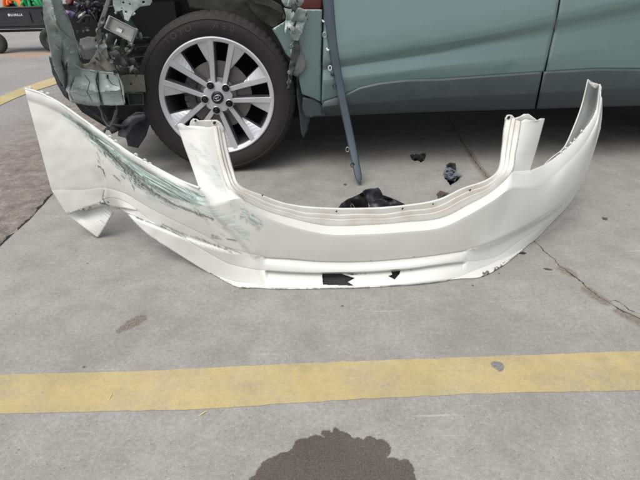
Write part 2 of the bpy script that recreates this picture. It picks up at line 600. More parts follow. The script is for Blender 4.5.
def make_bent():
    t = NT('dented_grey_green_paint')
    p = t.coords()
    n_ = t.noise(p, 9, 5, .65)
    col = t.mix(n_, (.235, .295, .275), (.40, .45, .43))
    mp = t.n('ShaderNodeMapping', Vector=p, Scale=(14, 14, 70), Rotation=(0, .5, 0))
    s1 = t.ramp(t.noise(mp.outputs[0], 1.4, 4, .6), [(.60, 0.0), (.68, 1.0)])
    col = t.mix(t.math('MULTIPLY', s1, .6), col, (.62, .66, .64))
    mp2 = t.n('ShaderNodeMapping', Vector=p, Scale=(60, 20, 9), Rotation=(0, -.4, 0))
    s2 = t.ramp(t.noise(mp2.outputs[0], 1.3, 5, .7), [(.60, 0.0), (.70, 1.0)])
    col = t.mix(t.math('MULTIPLY', s2, .65), col, (.05, .06, .055))
    d = t.ramp(t.noise(p, 26, 6, .8), [(.5, 0.0), (.72, 1.0)])
    col = t.mix(t.math('MULTIPLY', d, .4), col, (.16, .15, .12))
    return t.out(col, t.math('MULTIPLY_ADD', n_, .3, .28), t.bump(t.noise(p, 45, 5, .65), .5, .003), Metallic=.1, Coat__Weight=.4, Coat__Roughness=.15)

def make_plain(name, a, rough=.6, metallic=0.0, var=.25, scale=30, bump=.001, spec=.4, dust=0.0):
    t = NT(name)
    p = t.coords()
    n_ = t.noise(p, scale, 5, .65)
    col = t.mix(n_, tuple(x * (1 - var) for x in a), tuple(min(1, x * (1 + var)) for x in a))
    if dust:
        dn = t.ramp(t.noise(p, scale * .4, 6, .75), [(.42, 0.0), (.72, 1.0)])
        col = t.mix(t.math('MULTIPLY', dn, dust), col, (.36, .34, .30))
    ro = t.math('MULTIPLY_ADD', n_, .25, rough - .12)
    return t.out(col, ro, t.bump(t.noise(p, scale * 5, 4, .6), .4, bump), Metallic=metallic, Specular__IOR__Level=spec)

def make_tyre():
    t = NT('tyre_rubber')
    p = t.coords()
    n_ = t.noise(p, 14, 5, .7)
    col = t.mix(n_, (.015, .014, .014), (.038, .035, .034))
    f = t.noise(p, 160, 3, .7)
    col = t.mix(t.ramp(f, [(.55, 0.0), (.75, .3)]), col, (.11, .10, .095))
    # fine concentric moulding rings
    sx = t.n('ShaderNodeSeparateXYZ', Vector=p)
    r = t.math('SQRT', t.math('ADD', t.math('POWER', sx.outputs[0], 2.0), t.math('POWER', sx.outputs[2], 2.0)))
    ring = t.math('SINE', t.math('MULTIPLY', r, 1400))
    return t.out(col, .78, t.bump(t.math('MULTIPLY_ADD', ring, .25, f), .3, .0007), Specular__IOR__Level=.3)

M = dict(
    concrete=make_concrete(), yellow=make_yellow(), asphalt=make_asphalt(), bumper=make_bumper(), tyre=make_tyre(),
    paint=make_paint('grey_green_car_paint', (.135, .212, .202), .26, .25, .03),
    bent=make_bent(),
    olive=make_plain('dusty_olive_primer', (.15, .15, .12), .75, 0, .4, 25, .002, dust=.2),
    clad=make_plain('grey_blue_plastic_cladding', (.050, .064, .070), .45, 0, .12, 20, .0006, dust=.05),
    trim=make_plain('slate_trim_plastic', (.045, .066, .084), .4, 0, .15, 14, .0005, dust=.08),
    black=make_plain('black_plastic', (.018, .018, .020), .5, 0, .4, 25, .001, dust=.06),
    navy=make_plain('blue_black_plastic', (.030, .032, .045), .38, 0, .35, 16, .001, dust=.10),
    liner=make_plain('wheel_liner_felt', (.028, .028, .027), .85, 0, .4, 40, .002, dust=.08),
    void=make_plain('void_black', (.012, .012, .012), .9, 0, .4, 12, .002),  # near-black for underbody; also paints in the darkness of holes, tears and bay
    grey=make_plain('grey_inner_plastic', (.12, .125, .122), .65, 0, .3, 25, .0015, dust=.2),
    dgrey=make_plain('dark_grey_green_metal', (.055, .065, .060), .6, .2, .35, 18, .0015, dust=.15),
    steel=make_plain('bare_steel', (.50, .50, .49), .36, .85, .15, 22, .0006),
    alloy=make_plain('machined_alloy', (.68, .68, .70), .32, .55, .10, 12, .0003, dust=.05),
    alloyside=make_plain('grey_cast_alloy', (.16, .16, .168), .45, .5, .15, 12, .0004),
    rotor=make_plain('brake_disc_iron', (.26, .24, .22), .5, .6, .25, 20, .0008),
    chrome=make_plain('dull_chrome', (.62, .62, .62), .2, 1.0, .05, 10, .0002),
    nut=make_plain('black_nut_metal', (.035, .035, .04), .3, .7, .2, 10, .0003),
    inner=make_plain('unpainted_grey_bumper_back', (.155, .165, .165), .7, 0, .25, 18, .001, dust=.35),
    glass=make_plain('dark_car_glass', (.02, .025, .025), .06, 0, .1, 5, .0),
    lead=make_plain('stone_grey', (.22, .21, .21), .85, 0, .35, 60, .002),
    straw=make_plain('straw_yellow', (.62, .52, .25), .7, 0, .2, 60, .0005),
    brown=make_plain('leaf_brown', (.085, .068, .052), .8, 0, .45, 70, .002),
    shard=make_plain('scuffed_blue_grey_shard', (.20, .23, .27), .45, .2, .5, 60, .001, dust=.3),
    cart=make_plain('charcoal_poly_tub', (.030, .030, .034), .5, 0, .2, 8, .001, dust=.05),
    cartrub=make_plain('cart_tyre_rubber', (.035, .037, .036), .8, 0, .3, 12, .001),
    orange=make_plain('orange_webbing', (.80, .17, .03), .6, 0, .2, 30, .001),
    green=make_plain('green_webbing', (.03, .36, .12), .6, 0, .25, 30, .001),
    white=make_plain('white_print', (.75, .75, .75), .6, 0, .05, 30, .0),
    purple=make_plain('purple_black_sleeve', (.10, .07, .17), .35, 0, .4, 20, .001),
    red=make_plain('oxide_red', (.10, .022, .018), .7, 0, .4, 20, .001),
)

# ------------------------------------------------------------------ ground
def grid(x0, x1, y0, y1, nx, ny, z):
    vs = [(x0 + (x1 - x0) * i / nx, y0 + (y1 - y0) * j / ny, z) for j in range(ny + 1) for i in range(nx + 1)]
    fs = [(j * (nx + 1) + i, j * (nx + 1) + i + 1, (j + 1) * (nx + 1) + i + 1, (j + 1) * (nx + 1) + i) for j in range(ny) for i in range(nx)]
    return vs, fs
vs, fs = grid(-150, 150, -150, 150, 6, 6, 0)
tag(link('ground', vs, fs, M['concrete']), kind='structure')

# asphalt to the left of the slab joint: rough relief, its edge broken
JOINT = [g2(*p) for p in ((-60, 312), (0, 246), (19, 229), (38, 210), (57, 189), (80, 165), (100, 140), (112, 118))]
def joint_side(x, y):
    d, pos, side = seg_d([(x, y)], JOINT)
    return d[0] * (1 if side[0] > 0 else -1), pos[0]
def make_asphalt_sheet():
    j0, j1 = Vector(JOINT[0]), Vector(JOINT[-1])
    pts = catmull([(*q,) for q in JOINT], 26)
    ext0 = j0 + (j0 - Vector(JOINT[1])).normalized() * 2.0
    ext1 = j1 + (j1 - Vector(JOINT[-2])).normalized() * 14.0
    line = [np.array(ext0)] + [q for q in pts] + [np.array(ext1)]
    offs, d = [], 0.0
    while d < 14:
        offs.append(d)
        d += .006 + d * .055
    vs, fs, br = [], [], []
    rnd = random.Random(4)
    # densify
    dense = []
    for a, b in zip(line[:-1], line[1:]):
        k = max(1, int(np.hypot(*(b - a)) / .012)) if np.hypot(*(b - a)) < 1.5 else 40
        for j in range(k): dense.append(a + (b - a) * j / k)
    dense.append(line[-1])
    nv = len(offs)
    ld = (j1 - j0).normalized()
    for i, q in enumerate(dense):
        n_ = Vector((-ld.y, ld.x)) * 1.0
        rg = noise.noise(Vector((q[0] * 9, q[1] * 9, 3))) * .022 + noise.noise(Vector((q[0] * 45, q[1] * 45, 7))) * .012
        for j, o in enumerate(offs):
            e = o - (rg if j < 12 else 0) * (1 - j / 12 if j < 12 else 0)
            x, y = q[0] + n_.x * e, q[1] + n_.y * e
            f1 = noise.fractal(Vector((x * 7, y * 7, 0)), 1.0, 2.0, 5)
            f2 = noise.noise(Vector((x * 3 + y * 9, y * 3, 5)))
            near = max(0.0, 1 - o / .85)
            z = .0045 + (.007 * f1 + .004 * f2) * (.12 + near) + .004 * noise.noise(Vector((x * 60, y * 60, 1))) * near
            if j == 0: z = -.004
            elif j < 3: z = z * .5 + .001
            vs.append((x, y, max(z, .0012 if j else -.004)))
            br.append(max(0.0, min(1.0, (near * 1.7) + .28 * noise.noise(Vector((x * 2.2, y * 2.2, 9))))))
    for i in range(len(dense) - 1):
        for j in range(nv - 1):
            fs.append((i * nv + j, (i + 1) * nv + j, (i + 1) * nv + j + 1, i * nv + j + 1))
    o = link('asphalt', vs, fs, M['asphalt'], smooth=True)
    a = o.data.attributes.new('brown', 'FLOAT', 'POINT')
    a.data.foreach_set('value', br)
    return tag(recalc(o), kind='structure')
make_asphalt_sheet()

# dark open gap of the slab joint
pts = catmull(JOINT, 40)
vs, fs = [], []
for i, q in enumerate(pts):
    wd = max(.0004, .009 + .020 * noise.noise(Vector((q[0] * 14, q[1] * 14, 2))) + .006 * noise.noise(Vector((q[0] * 50, q[1] * 50, 5))))
    t_ = pts[min(i + 1, len(pts) - 1)] - pts[max(i - 1, 0)]
    n_ = np.array([-t_[1], t_[0]]) / np.hypot(*t_)
    for s_, zz in ((-.25, .0008), (1.3, .0008)):
        vs.append((*(q + n_ * wd * s_), zz))
    if i: fs.append((2 * i - 2, 2 * i - 1, 2 * i + 1, 2 * i))
tag(link('joint_gap', vs, fs, M['void']), kind='structure')

def strip_sheet(name, top, bot, z, mat, ext, seed, amp=.0018):
    """painted line from picture edges projected to the ground, ragged edges, extended at both ends"""
    a = catmull([(G(*p).x, G(*p).y) for p in top], 40)
    b = catmull([(G(*p).x, G(*p).y) for p in bot], 40)
    def grow(c):
        d0 = (c[0] - c[len(c) // 3]); d0 = d0 / np.hypot(*d0)
        d1 = (c[-1] - c[-len(c) // 3]); d1 = d1 / np.hypot(*d1)
        return np.concatenate([[c[0] + d0 * ext], c, [c[-1] + d1 * ext]])
    a, b = grow(a), grow(b)
    vs, fs = [], []
    for i in range(len(a)):
        dv = (b[i] - a[i]) / np.hypot(*(b[i] - a[i]))
        ra = amp * (noise.noise(Vector((a[i][0] * 30, seed, 0))) + .6 * noise.noise(Vector((a[i][0] * 110, seed, 0))))
        rb = amp * (noise.noise(Vector((b[i][0] * 30, seed, 9))) + .6 * noise.noise(Vector((b[i][0] * 110, seed, 9))))
        vs += [(*(a[i] + dv * ra), z), (*(b[i] + dv * rb), z)]
        if i: fs.append((2 * i - 2, 2 * i - 1, 2 * i + 1, 2 * i))
    return tag(recalc(link(name, vs, fs, mat)), kind='structure')
strip_sheet('yellow_parking_line', ((0, 375), (130, 371.5), (250, 366), (340, 362), (480, 357), (640, 351)), ((0, 414), (130, 411), (200, 409.5), (330, 401), (480, 394), (640, 390.5)), .0009, M['yellow'], 3.0, 1.3, .0022)
strip_sheet('far_yellow_parking_line', ((0, 97.5), (25, 87.5), (52, 79)), ((0, 106.5), (25, 95.5), (53, 86)), .0085, M['yellow'], 1.5, 4.4, .01)

# ------------------------------------------------------------------ white bumper cover
bump_root = empty('bumper_cover', Matrix.Translation((0, 1.25, 0)))
tag(bump_root, 'torn off white front bumper cover with green scrapes lying on the concrete in the foreground', 'car bumper')
BI = Matrix.Translation((0, -1.25, 0))

# station: T, C, E, F, B pixels; depth of E; offsets of T, C, F, B
ST = [
 ((25, 88), (28, 100), (52, 190), (68, 215), (97, 238), 1.595, .045, .04, -.012, -.03),
 ((40, 92.5), (46, 106), (68, 190), (80, 210), (103, 229), 1.585, .040, .035, -.010, -.02),
 ((60, 103), (67, 116), (86, 190), (96, 205), (109, 219), 1.570, .032, .028, -.006, -.014),
 ((80, 117), (88, 130), (104, 188), (110, 198), (118, 208), 1.535, .022, .016, -.003, -.006),
 ((105, 135), (113, 147), (126, 194), (128, 203), (127, 213), 1.480, .02, .01, -.01, -.02),
 ((130, 153), (139, 166), (150, 208), (152, 221), (147, 233), 1.430, .02, .01, -.005, -.01),
 ((155, 167), (162, 180), (178, 222), (183, 238), (184, 257), 1.360, .03, .01, .000, .0),
 ((180, 180), (187, 195), (205, 235), (209, 253), (212, 274), 1.300, .04, .01, .005, .0),
 ((199, 187.5), (208, 206), (226, 247), (230, 264), (237, 287), 1.265, .025, .005, .000, -.02),
 ((230, 190), (238, 199), (252, 254), (256, 270), (257, 288), 1.258, .045, .000, -.010, -.03),
 ((244, 201), (250, 208), (266, 256), (268, 270.5), (270, 289), 1.258, .045, -.006, -.014, -.05),
 ((275, 214), (277, 222), (290, 257.5), (290, 272), (290, 289.5), 1.258, .045, -.009, -.018, -.055),
 ((323, 225), (323, 234), (323, 260), (323, 273), (323, 289), 1.258, .045, -.010, -.018, -.055),
 ((364, 225), (364, 234.6), (364, 260), (364, 272), (364, 288), 1.258, .045, -.010, -.018, -.055),
 ((406, 222), (406, 232), (406, 257), (406, 269), (406, 285), 1.260, .045, -.009, -.018, -.055),
 ((440, 218), (440, 228), (436, 253.5), (436, 265), (438, 281.5), 1.268, .045, -.007, -.016, -.05),
 ((466, 206), (467, 216), (462, 249.5), (460, 262), (460, 279), 1.280, .045, -.008, -.010, -.035),
 ((492, 191), (494, 200), (480, 246), (478, 261), (480, 277.5), 1.300, .050, .005, -.005, -.02),
 ((511, 172), (511, 188), (497, 240), (498, 256), (499, 268.5), 1.335, .040, .010, .000, -.01),
 ((530, 171), (532, 187), (519, 230), (519, 241), (517, 255), 1.390, .040, .015, .005, -.005),
 ((546, 164), (551, 178), (541, 217), (541, 227), (536, 238), 1.460, .05, .03, .015, .01),
 ((560, 153), (565, 165), (558, 205), (557, 213), (553, 220), 1.540, .04, .02, .02, .02),
 ((575, 140), (580, 149), (573, 190), (571, 198), (568, 204), 1.630, .03, .02, .02, .03),
 ((588, 124), (591, 132), (585, 168), (584, 175), (582, 181), 1.710, .03, .02, .01, .02),
 ((596, 108), (598, 114), (594, 145), (593, 151), (591, 158), 1.780, .02, .01, .0, .0),
 ((600, 84), (601, 88), (601.5, 110), (601, 118), (600, 128), 1.820, .01, .01, .0, .0),
]
rows = {}
for k, name in enumerate('TCEFB'):
    ctrl = []
    for s_ in ST:
        y = s_[5] + {'T': s_[6], 'C': s_[7], 'E': 0, 'F': s_[8], 'B': s_[9]}[name]
        ctrl.append((s_[k][0], s_[k][1], y))
    rows[name] = ctrl
# T row turns sharply at the feet of the uprights: sample piecewise
NP = [30] * 11 + [96] * 3 + [30] * 11
NP[3:8] = [44] * 5
CUM = [sum(NP[:k]) for k in range(26)]
def sample(ctrl, breaks=()):
    cuts = [0] + list(breaks) + [len(ctrl) - 1]
    out = []
    for a, b in zip(cuts[:-1], cuts[1:]):
        seg = catmull(ctrl[a:b + 1], NP[a:b])
        out.append(seg[:-1] if b != len(ctrl) - 1 else seg)
    return np.concatenate(out)
SR = {k: sample(v, (8, 9, 18, 19) if k == 'T' else ()) for k, v in rows.items()}
NU = len(SR['T'])
def crossfade(u, a, b, soft=1.2):
    """1 between stations a and b"""
    return max(0.0, min(1.0, (u - a) / soft + .5)) * max(0.0, min(1.0, (b - u) / soft + .5))
cols = []
for i in range(NU):
    T_, C_, E_, F_, B_ = (SR[k][i] for k in 'TCEFB')
    u = float(np.interp(i, CUM, range(26)))
    ctr = crossfade(u, 9.85, 16.2, .22)     # where the slotted grille is
    wing = max(0.0, min(1.0, (abs(u - 13) - 5.0) / 3))
    prof = []
    def seg(a, b, n, bulge=0.0, last=False):
        for k in range(n + (1 if last else 0)):
            t = k / n
            q = a + (b - a) * t
            q = q.copy()
            q[2] -= bulge * 4 * t * (1 - t)
            prof.append(q)
    seg(T_, C_, 10, .006 * wing)
    seg(C_, E_, 34, (.0025 + .026 * wing) if u > 13 else (.0025 + .007 * wing))
    # slot: step in under the face, bar, groove, lower strip
    E2 = E_ + np.array([0, 1.0 * ctr, .008 * ctr])
    F1 = F_ + np.array([0, -1.4 * ctr, -.004 * ctr])
    F2 = F_ + np.array([0, -.6 * ctr, .004 * ctr])
    F3 = F_ + np.array([0, .5 * ctr, .012 * ctr])
    F4 = F_ + np.array([0, 1.0 * ctr, .010 * ctr])
    B0 = B_ + np.array([0, -1.6, -.002])
    seg(E_, E2, 3)
    seg(E2, F1, 14, .004 * ctr)
    seg(F1, F2, 2)
    seg(F2, F3, 2)
    seg(F3, F4, 2)
    seg(F4, B0, 30, .004 * ctr)
    seg(B0, B_, 3, .001, True)
    cols.append(prof)
NV = len(cols[0])
PX = np.array(cols)      # NU x NV x (px, py, Y)
# flap dent by the tear, and creases of the right wing and the left wing pressing line
flat = PX.reshape(-1, 3)
def crease(pts, amp, reach, sharp=1.2, upper=False):
    """offset with a soft step across a line, dying away from it; side > 0 lies to one side"""
    d, pos, side = seg_d(flat[:, :2], pts)
    sg = np.tanh(np.sign(side) * d / sharp)
    endf = np.clip(np.minimum(pos, 1 - pos) * 8, 0, 1)
    k = (sg * .5 + .5) if upper else sg
    flat[:, 2] += amp * k * np.exp(-(d / reach)) * endf
d, pos, side = seg_d(flat[:, :2], [(86, 208), (95, 205), (104, 203), (118, 206)])
flat[:, 2] += np.clip(np.sign(side) * d / 2.5, 0, 1) * .05 * np.exp(-(d / 12) ** 2)
crease([(88, 120), (98, 145), (103, 168), (106, 188), (104, 203)], .010, 5)
crease([(126, 213), (145, 222), (170, 232), (200, 243), (241, 254)], -.010, 10)
crease([(84, 128), (105, 150), (130, 170), (160, 190), (199, 205)], .007, 8)
crease([(592, 158), (580, 182), (562, 203), (547, 216), (519, 231), (494, 243), (470, 252)], -.020, 11, 2.0)
crease([(197, 180), (214, 214), (240, 240), (258, 262)], .007, 9, 2.0)
for i in range(len(flat)):
    x, y, _ = flat[i]
    flat[i, 2] += .0025 * noise.noise(Vector((x * .03, y * .03, 2))) + .0025 * noise.noise(Vector((x * .08, y * .08, 4))) * max(0, min(1, (230 - x) / 40))

def to_world(px, py, Y, zmin=.0015):
    p = W(px, py, Y)
    if p.z < zmin: p = G(px, py, zmin)
    return p

HOLE_A = [(322, 274), (341.5, 274), (346, 275.5), (355, 278.5), (348, 282.5), (354, 286), (323, 285.2)]
HOLE_B = [(391, 271.5), (400.5, 271), (399.5, 274.5), (394.5, 280), (388, 276.5), (392, 275)]
HOLE_C = [(346, 274.3), (352, 275.6), (360, 274.6), (353, 274)]
verts, pxs, uvs, faces = [], [], [], []
for i in range(NU):
    ub = float(np.interp(i, CUM, range(26)))
    rg = noise.noise(Vector((ub * 9.0, 3, 1))) * 1.6 + noise.noise(Vector((ub * 30.0, 5, 1))) * .9
    rg *= max(0, 1 - abs(ub - 2.2) / 2.2) * 1.3 + (.25 if ub < 8 else 0)
    for j in range(NV):
        if j > NV - 26 and ub < 8: PX[i, j, 1] -= rg * ((j - (NV - 26)) / 25)
        x, y, Y = PX[i, j]
        verts.append(BI @ to_world(x, y, Y))
        pxs.append((x, y))
        uvs.append((i / NU * 2.2, j / NV * .35))
for i in range(NU - 1):
    for j in range(NV - 1):
        c = ((PX[i, j, 0] + PX[i + 1, j + 1, 0]) / 2, (PX[i, j, 1] + PX[i + 1, j + 1, 1]) / 2)
        if NV - 34 <= j < NV - 4 and 318 < c[0] < 404 and (inside(c, HOLE_A) or inside(c, HOLE_B) or inside(c, HOLE_C)): continue
        faces.append((i * NV + j, i * NV + j + 1, (i + 1) * NV + j + 1, (i + 1) * NV + j))

def vid(i, j): return i * NV + j
# uprights welded onto the T row
def upright(i0, i1, left, right, top, n):
    """i0..i1 columns of the T row; left/right are edge curves upward (px, py, Y)"""
    cl = catmull(left, max(1, n // (len(left) - 1)))
    cr = catmull(right, max(1, n // (len(right) - 1)))
    m = min(len(cl), len(cr))
    prev = [vid(i, 0) for i in range(i0, i1 + 1)]
    k = i1 - i0
    for r in range(1, m):
        row = []
        for c in range(k + 1):
            t = c / k
            q = cl[r] * (1 - t) + cr[r] * t
            q[2] -= .012 * 4 * t * (1 - t) * min(1, r / 14)
            if r == m - 1:
                tt = catmull(top, 20)
                z = tt[int(round(t * (len(tt) - 1)))]
                q[0], q[1] = z[0], z[1]
            verts.append(BI @ to_world(*q))
            pxs.append((q[0], q[1]))
            uvs.append((.3 + .1 * t + i0 * .004, .5 + r * .004))
            row.append(len(verts) - 1)
        for c in range(k):
            faces.append((prev[c], prev[c + 1], row[c + 1], row[c])[::-1])
        prev = row
T8, T9, T18, T19 = SR['T'][CUM[8]], SR['T'][CUM[9]], SR['T'][CUM[18]], SR['T'][CUM[19]]
LU_R = [(*T9,), (222, 170, 1.335), (217, 150, 1.365), (213, 126, 1.40)]
upright(CUM[8], CUM[9], [(*T8,), (191, 165, 1.345), (184, 146, 1.375), (178, 128, 1.405)], LU_R,
        [(178, 128), (177, 125), (181, 123.5), (186, 126), (191, 125.5), (200, 126), (208, 127), (213, 126.5)], 36)
RU_L = [(*T18,), (515, 153, 1.415), (518, 138, 1.44), (520.5, 122, 1.465)]
upright(CUM[18], CUM[19], RU_L, [(*T19,), (535, 155, 1.465), (540, 137, 1.485), (545, 118.5, 1.505)],
        [(520.5, 122), (525, 119.5), (530, 120), (535, 121.5), (538, 121), (541, 118.5), (545, 118.5)], 36)

cover = link('painted_cover', verts, faces, M['bumper'], bump_root, True)
# colour masks
P = np.array(pxs)
green = np.zeros(len(P)); dark = np.zeros(len(P)); dirt = np.zeros(len(P))
def jit(k, f, a):
    return np.array([noise.noise(Vector((x * f, y * f, k))) for x, y in P]) * a
J1, J2 = jit(1, .12, 3.0), jit(2, .5, 1.4)
J3 = jit(3, .9, 1.0)
def stroke(arr, pts, w0, w1, val=1.0, soft=1.0, gap=0.0):
    d, pos, side = seg_d(P, pts)
    wd = w0 + (w1 - w0) * pos
    m = np.clip((wd + J2 * wd * .45 - d) / soft + .5, 0, 1) * val
    if gap: m *= np.clip((J1 + J2) * 1.2 + gap, 0, 1)
    np.maximum(arr, m, out=arr)
# rubbed-on green paint
stroke(green, [(64, 114), (80, 127), (95, 140), (112, 152), (130, 166), (150, 178), (170, 190), (200, 200)], 1.5, 6, .95, 3)
stroke(green, [(90, 136), (110, 155), (125, 172), (140, 184), (160, 194)], 2, 4, .6, 4)
stroke(green, [(150, 196), (185, 207), (215, 214)], 3, 2, .35, 5)
stroke(green, [(188, 146), (200, 152), (214, 165), (219, 178)], 2, 2, .25, 3)
stroke(green, [(206, 170), (222, 190), (236, 208)], 3, 3, .2, 5)
stroke(green, [(240, 214), (252, 219), (260, 223)], 6, 3, .8, 3, .7)
stroke(green, [(205, 205), (232, 224), (246, 234)], 4, 4, .35, 5)
stroke(green, [(186, 128), (200, 130), (206, 150)], 2, 2, .12, 5)
# black gouges: bunches of thin broken lines along each scrape
srnd = random.Random(17)
def along(path, t):
    k = t * (len(path) - 1)
    i0 = min(int(k), len(path) - 2)
    f_ = k - i0
    return (path[i0][0] * (1 - f_) + path[i0 + 1][0] * f_, path[i0][1] * (1 - f_) + path[i0 + 1][1] * f_)
def scratches(path, spread, n, lmin, lmax, w0=.3, w1=.6, vmin=.5, vmax=1.0, arr=None):
    for _ in range(n):
        t0 = srnd.uniform(-.05, 1)
        ln_ = srnd.uniform(lmin, lmax)
        o0, o1 = srnd.gauss(0, spread), 0
        o1 = o0 + srnd.gauss(0, spread * .25)
        pts = []
        for k in range(5):
            t = min(1, max(0, t0 + ln_ * k / 4))
            x, y = along(path, t)
            o_ = o0 + (o1 - o0) * k / 4
            pts.append((x - o_ * .55 + srnd.gauss(0, .12), y + o_ * .8 + srnd.gauss(0, .12)))
        if math.hypot(pts[0][0] - pts[-1][0], pts[0][1] - pts[-1][1]) < .8: continue
        pts = [p for k, p in enumerate(pts) if k == 0 or p != pts[k - 1]]
        stroke(dark if arr is None else arr, pts, srnd.uniform(w0, w1), srnd.uniform(w0 * .4, w1 * .7), srnd.uniform(vmin, vmax), .7)
scratches([(66, 114), (84, 127), (104, 141), (128, 158), (152, 174), (178, 187), (198, 194)], 1.1, 46, .08, .35, .5, 1.2, .6, 1.0, green)
scratches([(96, 142), (118, 160), (140, 178), (170, 194), (198, 204)], 2.4, 46, .06, .3, .3, .9, .4, .9, green)
MAIN = [(69, 117), (88, 131), (104, 146), (119, 162), (135, 178), (154, 193), (176, 205), (197, 213), (214, 219)]
UPPER = [(75, 121), (95, 136), (112, 148), (130, 161), (150, 173), (172, 186), (196, 198)]
scratches(MAIN, .8, 34, .05, .22, .35, .8, .7, 1.0)
scratches(MAIN, 3.0, 40, .02, .10, .25, .5, .35, .9)
scratches(UPPER, 2.2, 34, .04, .20, .25, .5, .3, .8)
scratches([(105, 152), (124, 166), (140, 180), (154, 191)], 4.0, 60, .03, .16, .35, .9, .5, 1.0)
scratches([(118, 156), (130, 170), (138, 186)], 3.0, 20, .05, .2, .3, .7, .6, 1.0)
scratches([(126, 212.5), (144, 220.5), (160, 227), (186, 238)], .5, 16, .1, .4, .35, .7, .7, 1.0)
scratches([(163, 224), (182, 233), (210, 243), (241, 254)], .8, 20, .06, .25, .3, .6, .6, 1.0)
scratches([(206, 234), (222, 238), (237, 240)], 1.0, 12, .1, .4, .3, .6, .5, .9)
scratches([(205, 218), (225, 232), (246, 248)], 5, 14, .05, .2, .2, .4, .3, .6)
scratches([(96, 150), (103, 164), (106, 176)], 2.2, 10, .08, .3, .25, .5, .4, .8)
scratches([(186, 140), (200, 150), (216, 172), (232, 205)], 5, 22, .05, .25, .2, .35, .15, .4)
scratches([(241, 214), (250, 219), (261, 227)], 3, 26, .08, .4, .2, .45, .2, .6)
for pts, a, b, v, g_ in (
    ([(96.5, 166), (101, 167), (104, 170), (106, 176)], .8, .5, 1.0, .9),
    ([(105, 190), (103.5, 198), (106, 203)], .7, .9, .9, .9),
    ([(88, 209), (93, 204.5), (101, 202.5), (107, 203.5), (112, 206)], .5, .9, .95, 1.0),
    ([(108, 202), (113, 206), (116, 210)], 1.4, 1.1, .85, .6),
    ([(97, 238), (101, 236)], 1.2, 1.0, 1.0, 1.0),
    ([(127, 215), (147, 234), (184, 258), (212, 275), (237, 287)], .7, .6, .75, .7),
    ([(226, 284), (233, 287), (245, 289), (270, 289.5)], 1.6, .5, 1.0, .9),
    ([(481, 276), (490, 272), (499, 268), (505, 264)], 1.9, 1.1, 1.0, .7),
    ([(505, 264), (520, 253), (535, 239)], .6, .4, .8, .5),
    ([(466, 250.5), (473, 249), (480, 247.5)], .9, .4, .35, .6),
    ([(256, 257), (262, 256)], .9, .7, .4, 1),
    ([(270, 289.3), (320, 289), (364, 288), (406, 285), (440, 281)], .35, .35, .8, .9)):
    stroke(dark, pts, a, b, v, .8, g_)
for x, y in ((313.5, 260), (371, 259.5), (414, 255.8), (360, 273), (410, 269.5), (365, 273.4)):
    stroke(dark, [(x - .4, y), (x + .8, y + 1.5)], .7, .5, .55, .8)
# dirt towards the low face and the corners
stroke(dirt, [(95, 170), (104, 180), (107, 196)], 2, 3, .35, 6)
stroke(dirt, [(250, 250), (320, 257), (400, 254), (470, 243)], 3, 3, .18, 8)
stroke(dirt, [(258, 270), (264, 282)], 2, 2, .35, 4)
col = np.stack([green, dark, dirt, np.ones(len(P))], 1)
def set_mask(o, c):
    a = o.data.attributes.new('mask', 'FLOAT_COLOR', 'POINT')
    a.data.foreach_set('color', np.asarray(c, dtype=np.float32).ravel())
def set_uv(o, uv):
    l = o.data.uv_layers.new(name='UVMap')
    idx = np.zeros(len(o.data.loops), dtype=np.int32)
    o.data.loops.foreach_get('vertex_index', idx)
    l.data.foreach_set('uv', np.array(uv, dtype=np.float32)[idx].ravel())
set_mask(cover, col)
set_uv(cover, uvs)
cover.data.set_sharp_from_angle(angle=math.radians(50))
solid(cover, .0032, 1)

# opening flange: stepped return around the grille opening
R1 = [(213, 126, 1.40), (217, 150, 1.365), (222, 170, 1.335), (230, 190, T9[2])]
R1 += [tuple(r[:3]) for r in rows['T'][10:18]]
R1 += [(511, 172, T18[2]), (515, 153, 1.415), (518, 138, 1.44), (520.5, 122, 1.465)]
R0 = [(223, 127, 1.43), (227.5, 150, 1.40), (233.5, 172, 1.365), (240, 186, 1.335), (260, 195, 1.325), (289, 204.5, 1.325), (323, 208, 1.325), (361, 208.5, 1.325), (401, 206, 1.325), (437, 200, 1.335), (463, 188.5, 1.35), (486, 180.5, 1.37), (498, 170, 1.41), (502, 149, 1.47), (504, 130, 1.50), (507, 115.5, 1.525)]
a_, b_ = catmull(R1, 26), catmull(R0, 26)
prof = [(0, 0), (.06, -.004), (.30, -.004), (.34, .006), (.40, .007), (.58, .007), (.63, .016), (.68, .017), (.94, .017), (1.0, .023)]
fine = []
for (t0, y0), (t1, y1) in zip(prof[:-1], prof[1:]):
    for k in range(3): fine.append((t0 + (t1 - t0) * k / 3, y0 + (y1 - y0) * k / 3))
fine.append(prof[-1])
vs, fs, pp, uvf = [], [], [], []
for i in range(len(a_)):
    x_ = (a_[i][0])
    wav = .0025 * noise.noise(Vector((x_ * .05, 3, 1)))
    for j, (t, dy) in enumerate(fine):
        tw = t + (.10 * noise.noise(Vector((x_ * .035, 8, 0))) + .10 * (1 / (1 + math.exp(-(x_ - 452) / 3.0)) - 1 / (1 + math.exp(-(x_ - 478) / 3.0))) ) * math.sin(math.pi * t)
        q = a_[i] * (1 - tw) + b_[i] * tw
        yy = q[2] + dy + wav - .035 * tw
        if j == len(fine) - 1: q[1] += .5 * noise.noise(Vector((x_ * .12, 1, 5)))
        vs.append(BI @ to_world(q[0], q[1], yy + .001))
        pp.append((q[0], q[1], t))
        uvf.append((i * .004, t * .1))
nf = len(fine)
for i in range(len(a_) - 1):
    for j in range(nf - 1):
        fs.append((i * nf + j, (i + 1) * nf + j, (i + 1) * nf + j + 1, i * nf + j + 1))
fl = link('opening_flange', vs, fs, M['bumper'], bump_root, True)
tt = np.array([p[2] for p in pp])
xx = np.array([p[0] for p in pp])
